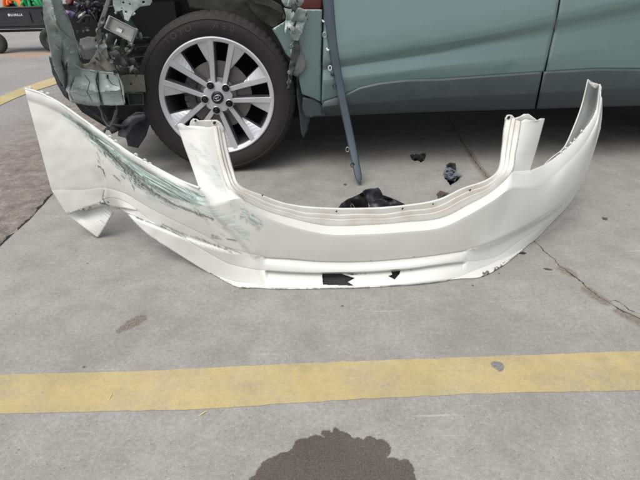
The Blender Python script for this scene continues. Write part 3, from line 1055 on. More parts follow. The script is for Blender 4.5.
nz = np.array([noise.noise(Vector((p[0] * .06, p[1] * .06, 3))) for p in pp])
nz2 = np.array([noise.noise(Vector((p[0] * .3, p[1] * .3, 6))) for p in pp])
rust = np.clip(np.exp(-((tt - .32) / .05) ** 2) * .95 + np.exp(-((tt - .64) / .05) ** 2) * .6 + .30 + nz * .5 + nz2 * .3 * (tt > .3), 0, 1)
rust *= np.clip(.55 + nz * 1.0 + (xx > 480) * .25, 0.15, 1)
dk = np.exp(-((tt - .02) / .03) ** 2) * .35 * (nz2 > 0) + (np.exp(-((tt - .36) / .025) ** 2)) * .5
set_mask(fl, np.stack([0 * tt, dk, rust, 0 * tt + 1], 1))
set_uv(fl, uvf)
fl.data.set_sharp_from_angle(angle=math.radians(40))
solid(fl, .003, 1)

# bolt holes of the flange
def disc(name, c, n_, r, mat, parent, thick=.0012, squash=1.0):
    m = MB()
    n_ = n_.normalized()
    a = n_.orthogonal().normalized()
    b = n_.cross(a)
    ring = [c + (a * math.cos(q) + b * math.sin(q) * squash) * r for q in [k * math.pi / 6 for k in range(12)]]
    m.add(ring + [p + n_ * thick for p in ring], [tuple(range(12)), tuple(range(12, 24))] + [(k, (k + 1) % 12, 12 + (k + 1) % 12, 12 + k) for k in range(12)])
    return m.build(name, mat, parent)
def face_normal(px, py): return -ray(px, py).normalized()
for x, y, r, dY in ((262.5, 193.8 + 1.5, .0032, -.02), (336.5, 211.3, .0032, -.022), (402.5, 208.6, .0038, -.022), (433, 204, .003, -.022), (470, 190, .0035, -.03)):
    Y_ = np.interp(x, [p[0] for p in R0[3:13]], [p[2] for p in R0[3:13]])
    disc('bolt_hole', BI @ W(x, y, Y_ - .024), Vector((0, -1, .2)), r, M['void'], bump_root, .002, .6)

# mounting ears on top of the uprights and small clip lugs along the wing edges
def ear(pts, Y, mat, holes, name='mounting_ear', tilt=.0, th=.004, amp=.002):
    vs2, fs2 = fill(pts, 1.6, 3)
    cx = sum(p[0] for p in pts) / len(pts)
    o = link(name, [BI @ W(p.x, p.y, Y + tilt * (p.x - cx) + amp * noise.noise(Vector((p.x * .3, p.y * .3, 1)))) for p in vs2], fs2, mat, bump_root, True)
    set_mask(o, [(0, 0, .12 + .25 * max(0, noise.noise(Vector((p.x * .2, p.y * .2, 4)))), 1) for p in vs2])
    set_uv(o, [(p.x * .01, p.y * .01) for p in vs2])
    solid(o, th, 0)
    for hx, hy, r in holes:
        h = disc('bolt_hole', BI @ W(hx, hy, Y + tilt * (hx - cx) - th * .5 - .0016), Vector((0, -1, .3)), r, M['void'], bump_root, .002, .75)
    return o
ear([(189, 127.5), (190.5, 121), (193, 118.5), (197, 119), (199, 120.5), (211, 120), (217, 120), (221, 123), (224, 128), (223, 134), (214, 131), (212, 129), (200, 128)], 1.407, M['bumper'], [(195.5, 120.6, .0035), (214.5, 122.8, .005)])
ear([(212.5, 126), (223, 127), (227, 148), (236, 178), (230, 188), (222, 168), (217, 149)], 1.415, M['bumper'], [(218.5, 136, .0045), (214.8 + 5, 141, .0015)], name='upright_side_wall', th=.003)
ear([(506, 133), (504.5, 126), (505, 118), (507.5, 114.8), (512, 115), (515, 118), (520, 116.5), (524, 114), (529, 114), (533, 117), (537.5, 120.5), (530, 122), (521, 124), (519, 134)], 1.50, M['bumper'], [(508.5, 117.6, .0055), (507, 131 - 2, .004)], name='mounting_ear')
ear([(505, 126), (519.5, 126), (517.5, 141), (512, 165), (498, 168), (502.5, 148)], 1.485, M['bumper'], [], name='upright_side_wall', th=.003)
for x, y, a in ((30, 88.5, .3), (42, 92.5, .3), (48, 94, .3), (110, 137, .6), (116, 141.5, .6), (145, 160.5, .5), (150, 164, .5), (136, 155, .6)):
    Y_ = np.interp(x, [r[0] for r in rows['T'][:9]], [r[2] for r in rows['T'][:9]])
    ca, sa = math.cos(a), math.sin(a)
    pts = [(x + u_ * ca - v_ * sa, y + u_ * sa + v_ * ca) for u_, v_ in ((-2.6, .6), (-1.9, -1.3), (.2, -1.8), (1.6, -1.2), (2.7, .8))]
    ear(pts, Y_ - .001, M['bumper'], [], name='clip_lug', th=.003)

# rolled top edges: bright lip along both wings
def lip(pts, r, name='wing_lip'):
    m = MB()
    c = catmull(pts, 10)
    m.tube([BI @ W(*q) for q in c], r, 8)
    o = m.build(name, M['bumper'], bump_root, True)
    nv_ = len(o.data.vertices)
    set_mask(o, [(0, 0, 0, 1)] * nv_)
    set_uv(o, [(0, 0)] * nv_)
    return o
lip([(r[0] + .3, r[1] + .6, r[2] - .002) for r in rows['T'][0:9]], .0042)
lip([(r[0], r[1] + .3, r[2] - .001) for r in rows['T'][19:26]], .0028)

# inner return of the right wing (bare grey back of the plastic), ragged
outer = catmull([(545, 164.5, 1.51), (557, 155, 1.56), (575, 140, 1.655), (588, 124, 1.735), (596, 108, 1.795), (599.5, 86, 1.825)], 14)
inner_ = catmull([(545, 164.5, 1.53), (552, 158, 1.60), (564, 148, 1.70), (574, 127, 1.82), (582, 105, 1.90), (588, 79, 1.93)], 14)
vs, fs = [], []
for i in range(len(outer)):
    for j in range(9):
        t = j / 8
        q = outer[i] * (1 - t) + inner_[i] * t
        if j in (0,): q[0] += .8 * noise.noise(Vector((i * .9, 3, 1)))
        if j == 8: q[0] += .9 * noise.noise(Vector((i * .6, 8, 1)))
        vs.append(BI @ W(q[0], q[1], q[2] + .03 * math.sin(t * math.pi)))
    if i:
        for j in range(8):
            fs.append(((i - 1) * 9 + j, (i - 1) * 9 + j + 1, i * 9 + j + 1, i * 9 + j))
o = link('wing_return', vs, fs, M['inner'], bump_root, True)
solid(o, .003, 0)
lip([(545, 164, 1.525), (552, 157.5, 1.60), (564, 147.5, 1.70), (574, 126.5, 1.82), (582, 104.5, 1.90), (588, 79.5, 1.93)], .0028, 'return_edge')
ear([(588, 79.5), (590.5, 82), (597, 83.5), (600.5, 85), (600, 90), (596, 88.5), (591, 86), (588.5, 83)], 1.85, M['bumper'], [(598, 86.5, .0025)], name='wing_tip', th=.003)
rnd = random.Random(5)
for x, y in ((566, 148), (571, 143), (575, 139.5), (582, 131), (561, 152)):
    Y_ = np.interp(x, [q[0] for q in outer], [q[2] for q in outer])
    ear([(x - 2.6, y + 2.6), (x - 1.2, y - .2), (x - .2, y - 1.6), (x + .6, y - .2), (x + 2.4, y - 1.4)], Y_ - .004, M['bumper'], [], name='torn_tab', th=.003)

# curled flap at the torn lower left corner
pts2 = [(88, 208), (94, 204), (104, 202.5), (114, 205), (119, 207), (113, 214), (106, 223), (99, 214)]
# black mesh behind the torn slot
for nm, poly in (('slot_mesh', HOLE_A), ('slot_mesh', HOLE_B)):
    m = MB()
    xs = [p[0] for p in poly]; ys = [p[1] for p in poly]
    x0, x1, y0, y1 = min(xs) - 3, max(xs) + 3, min(ys) - 2, min(max(ys) + 1, 286)
    q = [BI @ W(x0, y0, 1.266), BI @ W(x1, y0, 1.266), BI @ to_world(x1, y1 + 1, 1.222), BI @ to_world(x0, y1 + 1, 1.222)]
    m.add(q, [(0, 1, 2, 3)])
    for k in range(1, 8):
        t = k / 8
        m.tube([q[0].lerp(q[3], t) + Vector((0, -.002, .001)), q[1].lerp(q[2], t) + Vector((0, -.002, .001))], .0011, 5)
    for k in range(1, int((x1 - x0) / 4)):
        t = k / int((x1 - x0) / 4)
        m.tube([q[0].lerp(q[1], t) + Vector((0, -.002, .001)), q[3].lerp(q[2], t) + Vector((0, -.002, .001))], .0011, 5)
    m.build(nm, M['black'], bump_root)

# ------------------------------------------------------------------ wrecked car
car = empty('crashed_suv', CAR)
tag(car, 'grey green SUV with its front corner crushed, parked behind the white bumper', 'car')

def side_profile():
    """rows of the door skin: pixel curves and car-local depth, top to bottom"""
    X = [322, 380, 440, 500, 560, 640, 760, 900]
    def ln(pts): return lambda x: float(np.interp(x, [p[0] for p in pts], [p[1] for p in pts])) if x <= pts[-1][0] else pts[-1][1] + (x - pts[-1][0]) * (pts[-1][1] - pts[-2][1]) / (pts[-1][0] - pts[-2][0])
    r_crA = ln([(280, 70), (342, 60), (440, 43), (502, 32), (560, 18), (640, 2)])
    r_crB = ln([(280, 76), (342, 66), (440, 51.5), (480, 43), (530, 34), (577, 25), (640, 12)])
    r_soft = ln([(280, 86), (322, 81), (440, 67), (540, 60.5), (640, 54)])
    r_top = ln([(280, 108), (322, 103), (342, 97), (360, 88), (380, 83.5), (406, 80.5), (440, 79.7), (480, 76.8), (540, 72.7), (596, 69.6), (640, 70)])
    r_brk = ln([(280, 114), (325, 107), (380, 102), (440, 97.5), (540, 93), (640, 88)])
    r_bot = ln([(280, 118), (325, 115.5), (440, 111), (540, 108), (640, 105)])
    return r_crA, r_crB, r_soft, r_top, r_brk, r_bot
RA, RB, RS, RT, RK, RO = side_profile()
def skin(name, x0, x1, mat, parent, n=40, slant=0.0, ztop=1.02, rows_=None):
    """door or fender skin between two pixel columns measured at the cladding line"""
    vs, fs = [], []
    defs = [(lambda x: None, .075, ztop), (lambda x: None, .035, .80), (RA, .000, 0), (RB, .016, 0), (RS, .001, 0), (RT, .004, 0)]
    prev = None
    cnt = 0
    for i in range(n + 1):
        x = x0 + (x1 - x0) * i / n
        col = []
        base = [L(x + slant * (RT(x) - f(x)), f(x), y) for f, y, z in defs[2:]]
        bx = base[0].x
        top = [Vector((bx + slant * .0 + .03 * slant, y, z)) for f, y, z in defs[:2]]
        # follow the seam's lean upward
        dv = (base[0] - base[-1])
        sl = dv.x / max(dv.z, .01)
        z1 = max(base[0].z + .06, .80)
        top = [Vector((base[0].x + sl * (1.02 - base[0].z), .085, max(1.02, z1 + .1))), Vector((base[0].x + sl * (z1 - base[0].z), .022, z1))]
        keys = top + base
        # resample between keys with light rounding
        for a, b, k in zip(keys[:-1], keys[1:], (6, 6, 5, 7, 5)):
            for j in range(k):
                t = j / k
                col.append(a.lerp(b, t))
        col.append(keys[-1])
        cnt = len(col)
        vs += col
    for i in range(n):
        for j in range(cnt - 1):
            fs.append((i * cnt + j, i * cnt + j + 1, (i + 1) * cnt + j + 1, (i + 1) * cnt + j))
    # soften the profile
    A = np.array([tuple(v) for v in vs]).reshape(n + 1, cnt, 3)
    for _ in range(2):
        A[:, 1:-1, 1] = (A[:, :-2, 1] + 2 * A[:, 1:-1, 1] + A[:, 2:, 1]) / 4
    o = link(name, A.reshape(-1, 3), fs, mat, parent, True)
    solid(o, .012, 0)
    return o
def cladding(x0, x1, parent, n=30, slant=0.0):
    vs, fs = [], []
    for i in range(n + 1):
        x = x0 + (x1 - x0) * i / n
        t, k_, b = RT(x), RK(x), RO(x)
        keys = [(t - .1, .006), (t - .2, -.008), (t + 1.2, -.012), (k_ - 1.0, -.016), (k_ + .6, -.013), (b - 1.5, .040), (b, .050), (b + .3, .08)]
        for yy, v in keys:
            vs.append(L(x + slant * (RT(x) - yy), yy, v))
    c = 8
    for i in range(n):
        for j in range(c - 1):
            fs.append((i * c + j, i * c + j + 1, (i + 1) * c + j + 1, (i + 1) * c + j))
    o = link('lower_cladding', vs, fs, M['clad'], parent, True)
    o.data.set_sharp_from_angle(angle=math.radians(30))
    solid(o, .004, 1)
    return o
fd = skin('front_door', 321.5, 542.0, M['paint'], car, 60, slant=.0)
SEAM_S = .235
def reslant(o, x0, s0, x1, s1):
    pass
# shear both door edges to the seam's lean by rebuilding with slanted columns
def skin2(name, x0, s0, x1, s1, mat, parent, n=60):
    vs, fs = [], []
    keysf = (RA, RB, RS, RT)
    deps = (.000, .016, .001, .004)
    cnt = 0
    for i in range(n + 1):
        t_ = i / n
        s_ = s0 + (s1 - s0) * t_
        xb = x0 + (x1 - x0) * t_
        base = []
        for f, y in zip(keysf, deps):
            x = xb
            for _ in range(3): x = xb + s_ * (RT(xb) - f(x))
            base.append(L(x, f(x), y))
        lean = (base[0].x - base[-1].x) / max(base[0].z - base[-1].z, .01)
        z1 = base[0].z + .10
        top = [Vector((base[0].x + lean * (1.12 - base[0].z), .10, 1.12)), Vector((base[0].x + lean * (z1 - base[0].z), .012, z1))]
        keys = top + base
        col = []
        for a, b, k in zip(keys[:-1], keys[1:], (10, 5, 5, 8, 5)):
            for j in range(k): col.append(a.lerp(b, j / k))
        col.append(keys[-1])
        cnt = len(col)
        vs += [tuple(c) for c in col]
    A = np.array(vs).reshape(n + 1, cnt, 3)
    for _ in range(1):
        A[:, 1:-1, 1] = (A[:, :-2, 1] + 2 * A[:, 1:-1, 1] + A[:, 2:, 1]) / 4
    for i in range(n):
        for j in range(cnt - 1):
            fs.append((i * cnt + j, i * cnt + j + 1, (i + 1) * cnt + j + 1, (i + 1) * cnt + j))
    o = link(name, A.reshape(-1, 3), fs, mat, parent, True)
    solid(o, .010, 0)
    return o
bpy.data.objects.remove(fd)
fd = skin2('front_door', 321.5, .03, 543.3, .225, M['paint'], car)
rd = skin2('rear_door', 545.2, .225, 704, .28, M['paint'], car)
cladding(322.5, 541.5, fd, 60, .2)
cladding(543.5, 702, rd, 50, .2)
def edge_chips(x0, x1, parent, seed):
    rr = random.Random(seed)
    m_ = MB()
    x = x0
    while x < x1:
        ln_ = rr.uniform(1.0, 5.0)
        if rr.random() < .75:
            a = L(x, RT(x) - .3, -.010)
            b = L(x + ln_, RT(x + ln_) - .3, -.010)
            h = rr.uniform(.0006, .0016)
            m_.add([a, b, b + Vector((0, -.001, h)), a + Vector((0, -.001, h))], [(0, 1, 2, 3)])
        x += ln_ + rr.uniform(.3, 2.5)
    return tag(m_.build('worn_edge', M['alloy'], parent), kind='stuff')
edge_chips(345, 541, fd, 3)
edge_chips(546, 600, rd, 4)
# door edge shadow gap filler and rocker behind
m = MB()
a, b = L(543, 112, .03), L(562, -12, .03)
m.box((1.37, .19, .36), (1.75, .2, .22))
m.build('sill_beam', M['void'], car)
m = MB()
m.box((1.45, .95, .255), (4.1, 1.55, .07))
m.box((1.4, .95, .32), (.5, 1.4, .08))
m.tube([(-.4, .9, .22), (3.2, .9, .22)], .04, 8)
m.build('floor_pan', M['void'], car)

# fender remains between the wheel and the door, rocker end
def px_sheet(name, poly, v, mat, parent=car, step=2.5, amp=.003, seed=1, thick=.002, **kw):
    return crumple(name, poly, v, amp, mat, parent, seed, step, thick=thick, **kw)
px_sheet('fender', [(272, 29), (284, 22), (300, 9.5), (322, 9.5), (321.6, 40), (321, 59), (321, 102), (314, 98.5), (302, 94), (299, 80), (297, 62), (290, 58), (286, 54), (280, 42)], .012, M['paint'], amp=.004, seed=2, step=2)
px_sheet('fender', [(290, -25), (322, -25), (322, 10), (312, 10.5), (300, 12)], .05, M['red'], amp=.01, seed=3)
px_sheet('rocker_end', [(303, 97), (314, 99), (320.5, 103.5), (326.5, 115.8), (306, 117.5), (302, 108)], .02, M['clad'], amp=.003, seed=5)
px_sheet('mud_flap', [(297, 76), (304, 80), (308, 98), (310, 118), (308, 129), (303.5, 138), (301, 133), (299, 112), (296.5, 95)], .06, M['clad'], amp=.006, seed=6, thick=.004, tilt=(.003, 0))
px_sheet('bent_bracket', [(296, 38), (300, 46), (306.5, 64), (303, 72), (298, 77), (292, 74.5), (291, 66), (294, 52)], .000, M['grey'], amp=.008, seed=7, rag=.5)
px_sheet('crushed_fender_end', [(284, 8), (290, 9), (300, 7.5), (307, 11), (307.3, 19), (304, 25), (302.5, 32), (298, 41), (293.5, 40), (291, 37), (288, 26), (285.5, 34), (284.5, 30), (286, 16)], -.02, M['bent'], amp=.03, seed=8, step=1.2, freq=.16, creases=[([(298, 9), (290, 22), (302, 33)], -.02, 2.0), ([(286, 20), (303, 22)], .015, 1.5)])
px_sheet('crushed_fender_end', [(279, -14), (305, -14), (304, 2), (300, 6.5), (292, 8), (285, 6.5), (282, 2)], -.03, M['bent'], amp=.03, seed=9, step=1.2, freq=.14)
px_sheet('torn_liner_edge', [(295, 40), (299, 38), (300, 50), (296, 62), (292, 75), (290, 88), (286.5, 89), (288, 76), (290, 62), (292, 50)], -.01, M['dgrey'], amp=.012, seed=10, step=1.2, freq=.3, rag=.9)
for k, (x, y) in enumerate(((290.5, 46.5), (289, 72.5))):
    px_sheet('torn_clip', jag([(x - 2, y), (x, y - 2.2), (x + 2.3, y), (x + .5, y + 2)], 1.2, .5, k), -.025, M['steel'], amp=.005, seed=20 + k, step=.8)

# wheel arch liner and dark bay
px_sheet('wheel_liner', [(183, -12), (250, -12), (281, 5), (286, 18), (280, 22), (285, 40), (292, 62), (292, 90), (286, 96), (276, 60), (262, 34), (240, 18), (215, 12), (190, 8)], .07, M['liner'], amp=.02, seed=11, step=2.2, freq=.05, creases=[([(246, 0), (262, 15), (284, 24)], -.03, 5)])
px_sheet('wheel_liner', [(246, -6), (256, 2), (270, 6), (283, 12), (282, 22), (274, 28), (262, 22), (250, 8)], .01, M['liner'], amp=.03, seed=12, step=1.6, freq=.12)
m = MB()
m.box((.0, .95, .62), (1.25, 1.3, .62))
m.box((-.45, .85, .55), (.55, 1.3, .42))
bay = m.build('engine_bay', M['void'], car)  # solid dark boxes stand in for the darkness inside the bay

# crushed nose, near corner
K = px_sheet('bent_bumper_edge', [(42, -10), (60, -10), (64, 11), (70, 24), (74, 37), (78, 50), (79.5, 60), (86, 68), (92, 75), (97, 92), (99, 104.5), (84, 103), (72, 100), (66, 90), (60, 80), (55, 70), (51, 56), (48, 37), (43.5, 19)],
             -.16, M['bent'], amp=.055, seed=31, step=1.3, freq=.045, tilt=(.0035, 0), creases=[([(50, -5), (56, 20), (64, 45), (78, 60)], -.05, 5), ([(62, 62), (66, 75), (65, 92)], .06, 2.0), ([(57, 30), (63, 40), (62, 58)], .03, 3), ([(66, 64), (84, 78), (84, 96)], -.03, 3)])
px_sheet('crushed_corner_panel', [(78, 68), (90, 69.5), (99, 71), (118, 73), (119, 80), (121, 91), (124.5, 105), (112, 105.5), (99, 104.5), (86, 103), (74, 101), (70, 92), (74, 80)],
         -.14, M['bent'], amp=.03, seed=32, step=1.3, freq=.06, creases=[([(98, 72), (99, 90), (103, 105)], .035, 1.5), ([(74, 86), (98, 92), (120, 90)], -.02, 3), ([(104, 72), (109, 86)], .01, 2)])
px_sheet('panel_lower_lip', [(71, 99.8), (86, 102.5), (100, 104.3), (100, 106.5), (86, 105.2), (71.5, 102.2)], -.155, M['inner'], amp=.003, seed=33, step=1)
px_sheet('slot_hole', [(106.6, 74.5), (108.4, 74.5), (108.6, 78.8), (106.9, 79)], -.165, M['void'], amp=0, seed=33, step=1)
px_sheet('torn_inner_panel', [(58, 55), (68, 60), (77, 65), (89, 63), (98, 50), (106, 44), (109, 58), (119, 73.5), (100, 73), (82, 71), (70, 64)], -.10, M['olive'], amp=.035, seed=34, step=1.3, freq=.07, rag=.3, creases=[([(98, 50), (100, 64), (108, 72)], -.02, 2.5)])
px_sheet('inner_bracket_plate', [(80, 39), (88, 36.5), (97, 37), (104, 44), (98, 51), (92, 60), (84, 60), (79, 50)], -.04, M['grey'], amp=.02, seed=35, step=1.4, rag=.4)
px_sheet('torn_grille_trim', [(49, 56), (53, 58), (57, 70), (63, 80), (67, 92), (70, 101), (64, 96), (57, 84), (52, 72)], -.10, M['navy'], amp=.01, seed=36, step=1.5, rag=.4)
for k in range(4):
    x, y = 54 + k * 3.4, 64 + k * 9
    px_sheet('grille_slat', [(x - 1.5, y), (x + 2, y - 1.2), (x + 4, y + 3), (x + .6, y + 4.5)], -.125, M['black'], amp=.004, seed=50 + k, step=1.5)
# upper wing rail with punched holes
def hole_poly(x, y, r): return [(x + r * math.cos(q), y + r * .9 * math.sin(q)) for q in [k * math.pi / 4 for k in range(8)]]
hl = [hole_poly(123.5, 2.5, 1.3), hole_poly(122, 8.5, .9), hole_poly(143.5, 2.2, 1.5), hole_poly(130, 4, 1.0), hole_poly(126, 12, 1.2)]
px_sheet('front_rail', [(114, -8), (152, -8), (152, 2), (150, 5.2), (139.5, 7), (134, 12), (128.5, 21.5), (124.5, 19.5), (122.5, 10), (115.5, 12), (113, 4)], -.06, M['bent'], amp=.018, seed=37, step=.9, freq=.09, rag=.35, holes=hl)
px_sheet('bent_front_rail_arm', [(108, -5), (112.5, -5), (106, 15), (101, 30), (102, 38), (97.5, 44), (95.5, 38), (98, 24), (103, 10)], -.07, M['grey'], amp=.012, seed=38, step=1.3)
# steel crash box with folded rim
def px_box(name, quad, v, depth, mat, rim=1.2, mat2=None, parent=car):
    vs_, n_ = [], len(quad)
    c = Vector((sum(q[0] for q in quad) / n_, sum(q[1] for q in quad) / n_))
    def ring(s, vv): return [L(c.x + (q[0] - c.x) * s, c.y + (q[1] - c.y) * s, vv) for q in quad]
    rings = [ring(1.0, v + depth), ring(1.0, v), ring(.88, v), ring(.84, v + depth * .5)]
    m_ = MB()
    k = 0
    vs_ = [p for r in rings for p in r]
    fs_ = []
    for r in range(3):
        for i in range(n_):
            fs_.append((r * n_ + i, r * n_ + (i + 1) % n_, (r + 1) * n_ + (i + 1) % n_, (r + 1) * n_ + i))
    fs_.append(tuple(3 * n_ + i for i in range(n_)))
    m_.add(vs_, fs_)
    o = m_.build(name, mat, parent)
    bv = o.modifiers.new('bevel', 'BEVEL')
    bv.width = .0015
    return o
cb = px_box('crash_box', [(109, 15), (137.5, 29.5), (131.5, 42.5), (103.5, 28)], -.10, .05, M['steel'])
lb_ = px_box('white_sticker', [(117, 27), (122.5, 29.5), (121, 33), (115.5, 30.3)], -.088, .004, M['white'], parent=cb)
px_sheet('crash_box_flange', [(136, 28), (138.5, 29.5), (133, 43), (130.5, 42)], -.115, M['alloyside'], amp=.003, seed=39, step=1)
px_sheet('torn_bracket', [(104, 34), (110, 33), (120, 38), (124, 45), (127, 56), (128.5, 66), (120, 66), (118, 70), (112, 60), (107, 50), (103, 42)], -.03, M['dgrey'], amp=.035, seed=40, step=1.1, freq=.14, rag=.7)
px_sheet('torn_bracket', [(95, 46), (100, 44), (106, 43.5), (107.5, 48), (103, 51), (100, 55), (95, 52.5), (98, 49)], -.12, M['bent'], amp=.02, seed=41, step=.9, freq=.25, rag=.6)
px_sheet('torn_bracket', [(110, 52), (116, 50), (121, 55), (127, 64), (121, 67), (117, 60)], -.06, M['grey'], amp=.02, seed=42, step=1, freq=.2, rag=.5)
for k, (y0, y1) in enumerate(((37, 43), (46, 53), (56, 62), (65, 72))):
    px_sheet('cross_member', [(122, y0 + 2), (150, y0), (150, y1), (122, y1 + 1)], .10, M['dgrey'], amp=.012, seed=43 + k, step=2.4, tilt=(0, .004))
px_sheet('radiator_support', [(119, 76), (128, 74.5), (144, 75), (146, 92), (132, 93), (122, 92.5), (119.5, 86)], -.02, M['olive'], amp=.014, seed=48, step=1.5, holes=[hole_poly(131, 84, 1.2)])
px_box('lower_bracket', [(127, 93), (143, 93), (144, 105), (129, 105.5)], -.03, .05, M['dgrey'])
# purple-black and dark red bits in the bay
rnd = random.Random(11)
for k in range(9):
    x, y = 66 + rnd.uniform(0, 40), rnd.uniform(-4, 14)
    w_, h_ = rnd.uniform(4, 9), rnd.uniform(2, 5)
    px_sheet('engine_part', [(x - w_, y), (x - w_ * .3, y - h_), (x + w_, y - h_ * .4), (x + w_ * .6, y + h_), (x - w_ * .5, y + h_ * .8)], .03 + rnd.uniform(0, .06), (M['purple'], M['navy'], M['red'])[k % 3], amp=.03, seed=60 + k, step=1.4, freq=.2)
m = MB()
for k in range(7):
    p0 = (80 + rnd.uniform(-14, 20), rnd.uniform(2, 20))
    pts = []
    for j in range(7):
        pts.append(L(p0[0] + j * rnd.uniform(1.5, 4.5), p0[1] + 4 * math.sin(j * 1.1 + k) + j * rnd.uniform(-.5, 1.6), -.02 + .03 * math.sin(j + k)))
    m.tube([tuple(q) for q in catmull([tuple(p) for p in pts], 5)], .004 + .002 * (k % 3), 6)
m.build('bay_hoses', M['black'], car, True)
def tear(name, path, w_, v, mat, seed, amp=.004):
    top = jag(path + [path[-1]], 1.5, .35, seed)[:]
    rr = random.Random(seed)
    pts = []
    dense = []
    for a, b in zip(path[:-1], path[1:]):
        k_ = max(2, int(math.hypot(b[0] - a[0], b[1] - a[1]) / 1.6))
        dense += [(a[0] + (b[0] - a[0]) * j / k_, a[1] + (b[1] - a[1]) * j / k_) for j in range(k_)]
    dense.append(path[-1])
    L_, R_ = [], []
    for i, q in enumerate(dense):
        a, b = dense[max(0, i - 1)], dense[min(len(dense) - 1, i + 1)]
        nx, ny = -(b[1] - a[1]), b[0] - a[0]
        m_ = math.hypot(nx, ny) or 1
        env = math.sin(math.pi * (i + .6) / (len(dense) + .2)) ** .6
        wl_ = w_ * env * rr.uniform(.35, 1.1)
        wr_ = w_ * env * rr.uniform(.35, 1.1)
        L_.append((q[0] + nx / m_ * wl_, q[1] + ny / m_ * wl_))
        R_.append((q[0] - nx / m_ * wr_, q[1] - ny / m_ * wr_))
    return px_sheet(name, L_ + R_[::-1], v, mat, amp=amp, seed=seed, step=.9)
for k, (path, w_, v, mt) in enumerate((
    ([(67, 62), (65.5, 72), (66.5, 80), (65, 90)], 1.5, -.225, 'void'),
    ([(98, 72), (96, 80), (99, 90), (101, 104)], .8, -.20, 'void'),
    ([(68, 60), (82, 69.5), (98, 72.5), (117, 74)], .8, -.20, 'inner'),
    ([(50, 2), (53, 16), (60, 28), (66, 34), (73, 40)], .8, -.255, 'dgrey'),
    ([(62, 4), (70, 22), (77, 44), (81, 58)], .9, -.21, 'inner'),
    ([(84, 74), (90, 82), (87, 92), (92, 101)], .5, -.205, 'dgrey'),
    ([(106, 76), (112, 84), (118, 86)], .45, -.19, 'dgrey'),
    ([(72, 92), (84, 96), (97, 93)], .45, -.205, 'inner'),
    ([(103, 92), (112, 97), (122, 96)], .5, -.19, 'inner'),
    ([(55, 44), (62, 50), (60, 60), (63, 72)], .8, -.25, 'dgrey'),
    ([(98, 50), (104, 58), (112, 70)], .7, -.15, 'inner'),
    ([(76, 40), (83, 50), (88, 60)], 1.6, -.16, 'grey'),
    ([(118, 74), (122, 86), (125, 104)], 1.2, -.17, 'bent'))):
    tear('tear_edge' if mt != 'void' else 'tear', path, w_, v, M[mt], 400 + k)
for k in range(46):
    x, y = rnd.uniform(92, 142), rnd.uniform(36, 74)
    if k > 34: x, y = rnd.uniform(64, 104), rnd.uniform(14, 56)
    R_ = rnd.uniform(2.0, 5.5)
    a0 = rnd.uniform(0, 3.14)
    el = rnd.uniform(.22, .6)
    poly = []
    for q in range(7):
        a = q * 6.283 / 7
        px_, py_ = R_ * math.cos(a) * rnd.uniform(.6, 1.3), R_ * el * math.sin(a) * rnd.uniform(.5, 1.4)
        poly.append((x + px_ * math.cos(a0) - py_ * math.sin(a0), y + px_ * math.sin(a0) + py_ * math.cos(a0)))
    px_sheet('torn_fragment', poly, rnd.uniform(-.15, -.02), M[('dgrey', 'grey', 'black', 'bent', 'olive', 'dgrey', 'black', 'grey')[k % 8]], amp=.03, seed=500 + k, step=2.6, freq=.25, rag=.4)
for k in range(22):
    x, y = rnd.uniform(284, 308), rnd.uniform(-6, 34) if k < 14 else rnd.uniform(34, 88)
    if k >= 14: x = 296 - (y - 34) * .12 + rnd.uniform(-3, 3)
    R_ = rnd.uniform(1.5, 5.0) if k < 14 else rnd.uniform(1.2, 3.2)
    a0 = rnd.uniform(.9, 2.2)
    poly = []
    for q in range(7):
        a = q * 6.283 / 7
        px_, py_ = R_ * math.cos(a) * rnd.uniform(.6, 1.4), R_ * .4 * math.sin(a) * rnd.uniform(.5, 1.4)
        poly.append((x + px_ * math.cos(a0) - py_ * math.sin(a0), y + px_ * math.sin(a0) + py_ * math.cos(a0)))
    px_sheet('torn_fragment', poly, rnd.uniform(-.07, -.03), M[('bent', 'dgrey', 'grey', 'black', 'inner')[k % 5]], amp=.02, seed=600 + k, step=2.4, freq=.3, rag=.4)
for k in range(26):
    x, y = rnd.uniform(80, 146), rnd.uniform(6, 76)
    if 100 < x < 140 and 14 < y < 42: y += 26
    n_p = rnd.randint(4, 6)
    R_ = rnd.uniform(1.8, 5.5)
    a0 = rnd.uniform(0, 6)
    poly = [(x + R_ * rnd.uniform(.5, 1.2) * math.cos(a0 + q * 6.28 / n_p), y + R_ * rnd.uniform(.4, 1.0) * math.sin(a0 + q * 6.28 / n_p)) for q in range(n_p)]
    px_sheet('torn_fragment', poly, rnd.uniform(-.01, .06), (M['dgrey'], M['grey'], M['black'], M['olive'], M['bent'], M['dgrey'])[k % 6], amp=.03, seed=200 + k, step=2.6, freq=.2, rag=.5)
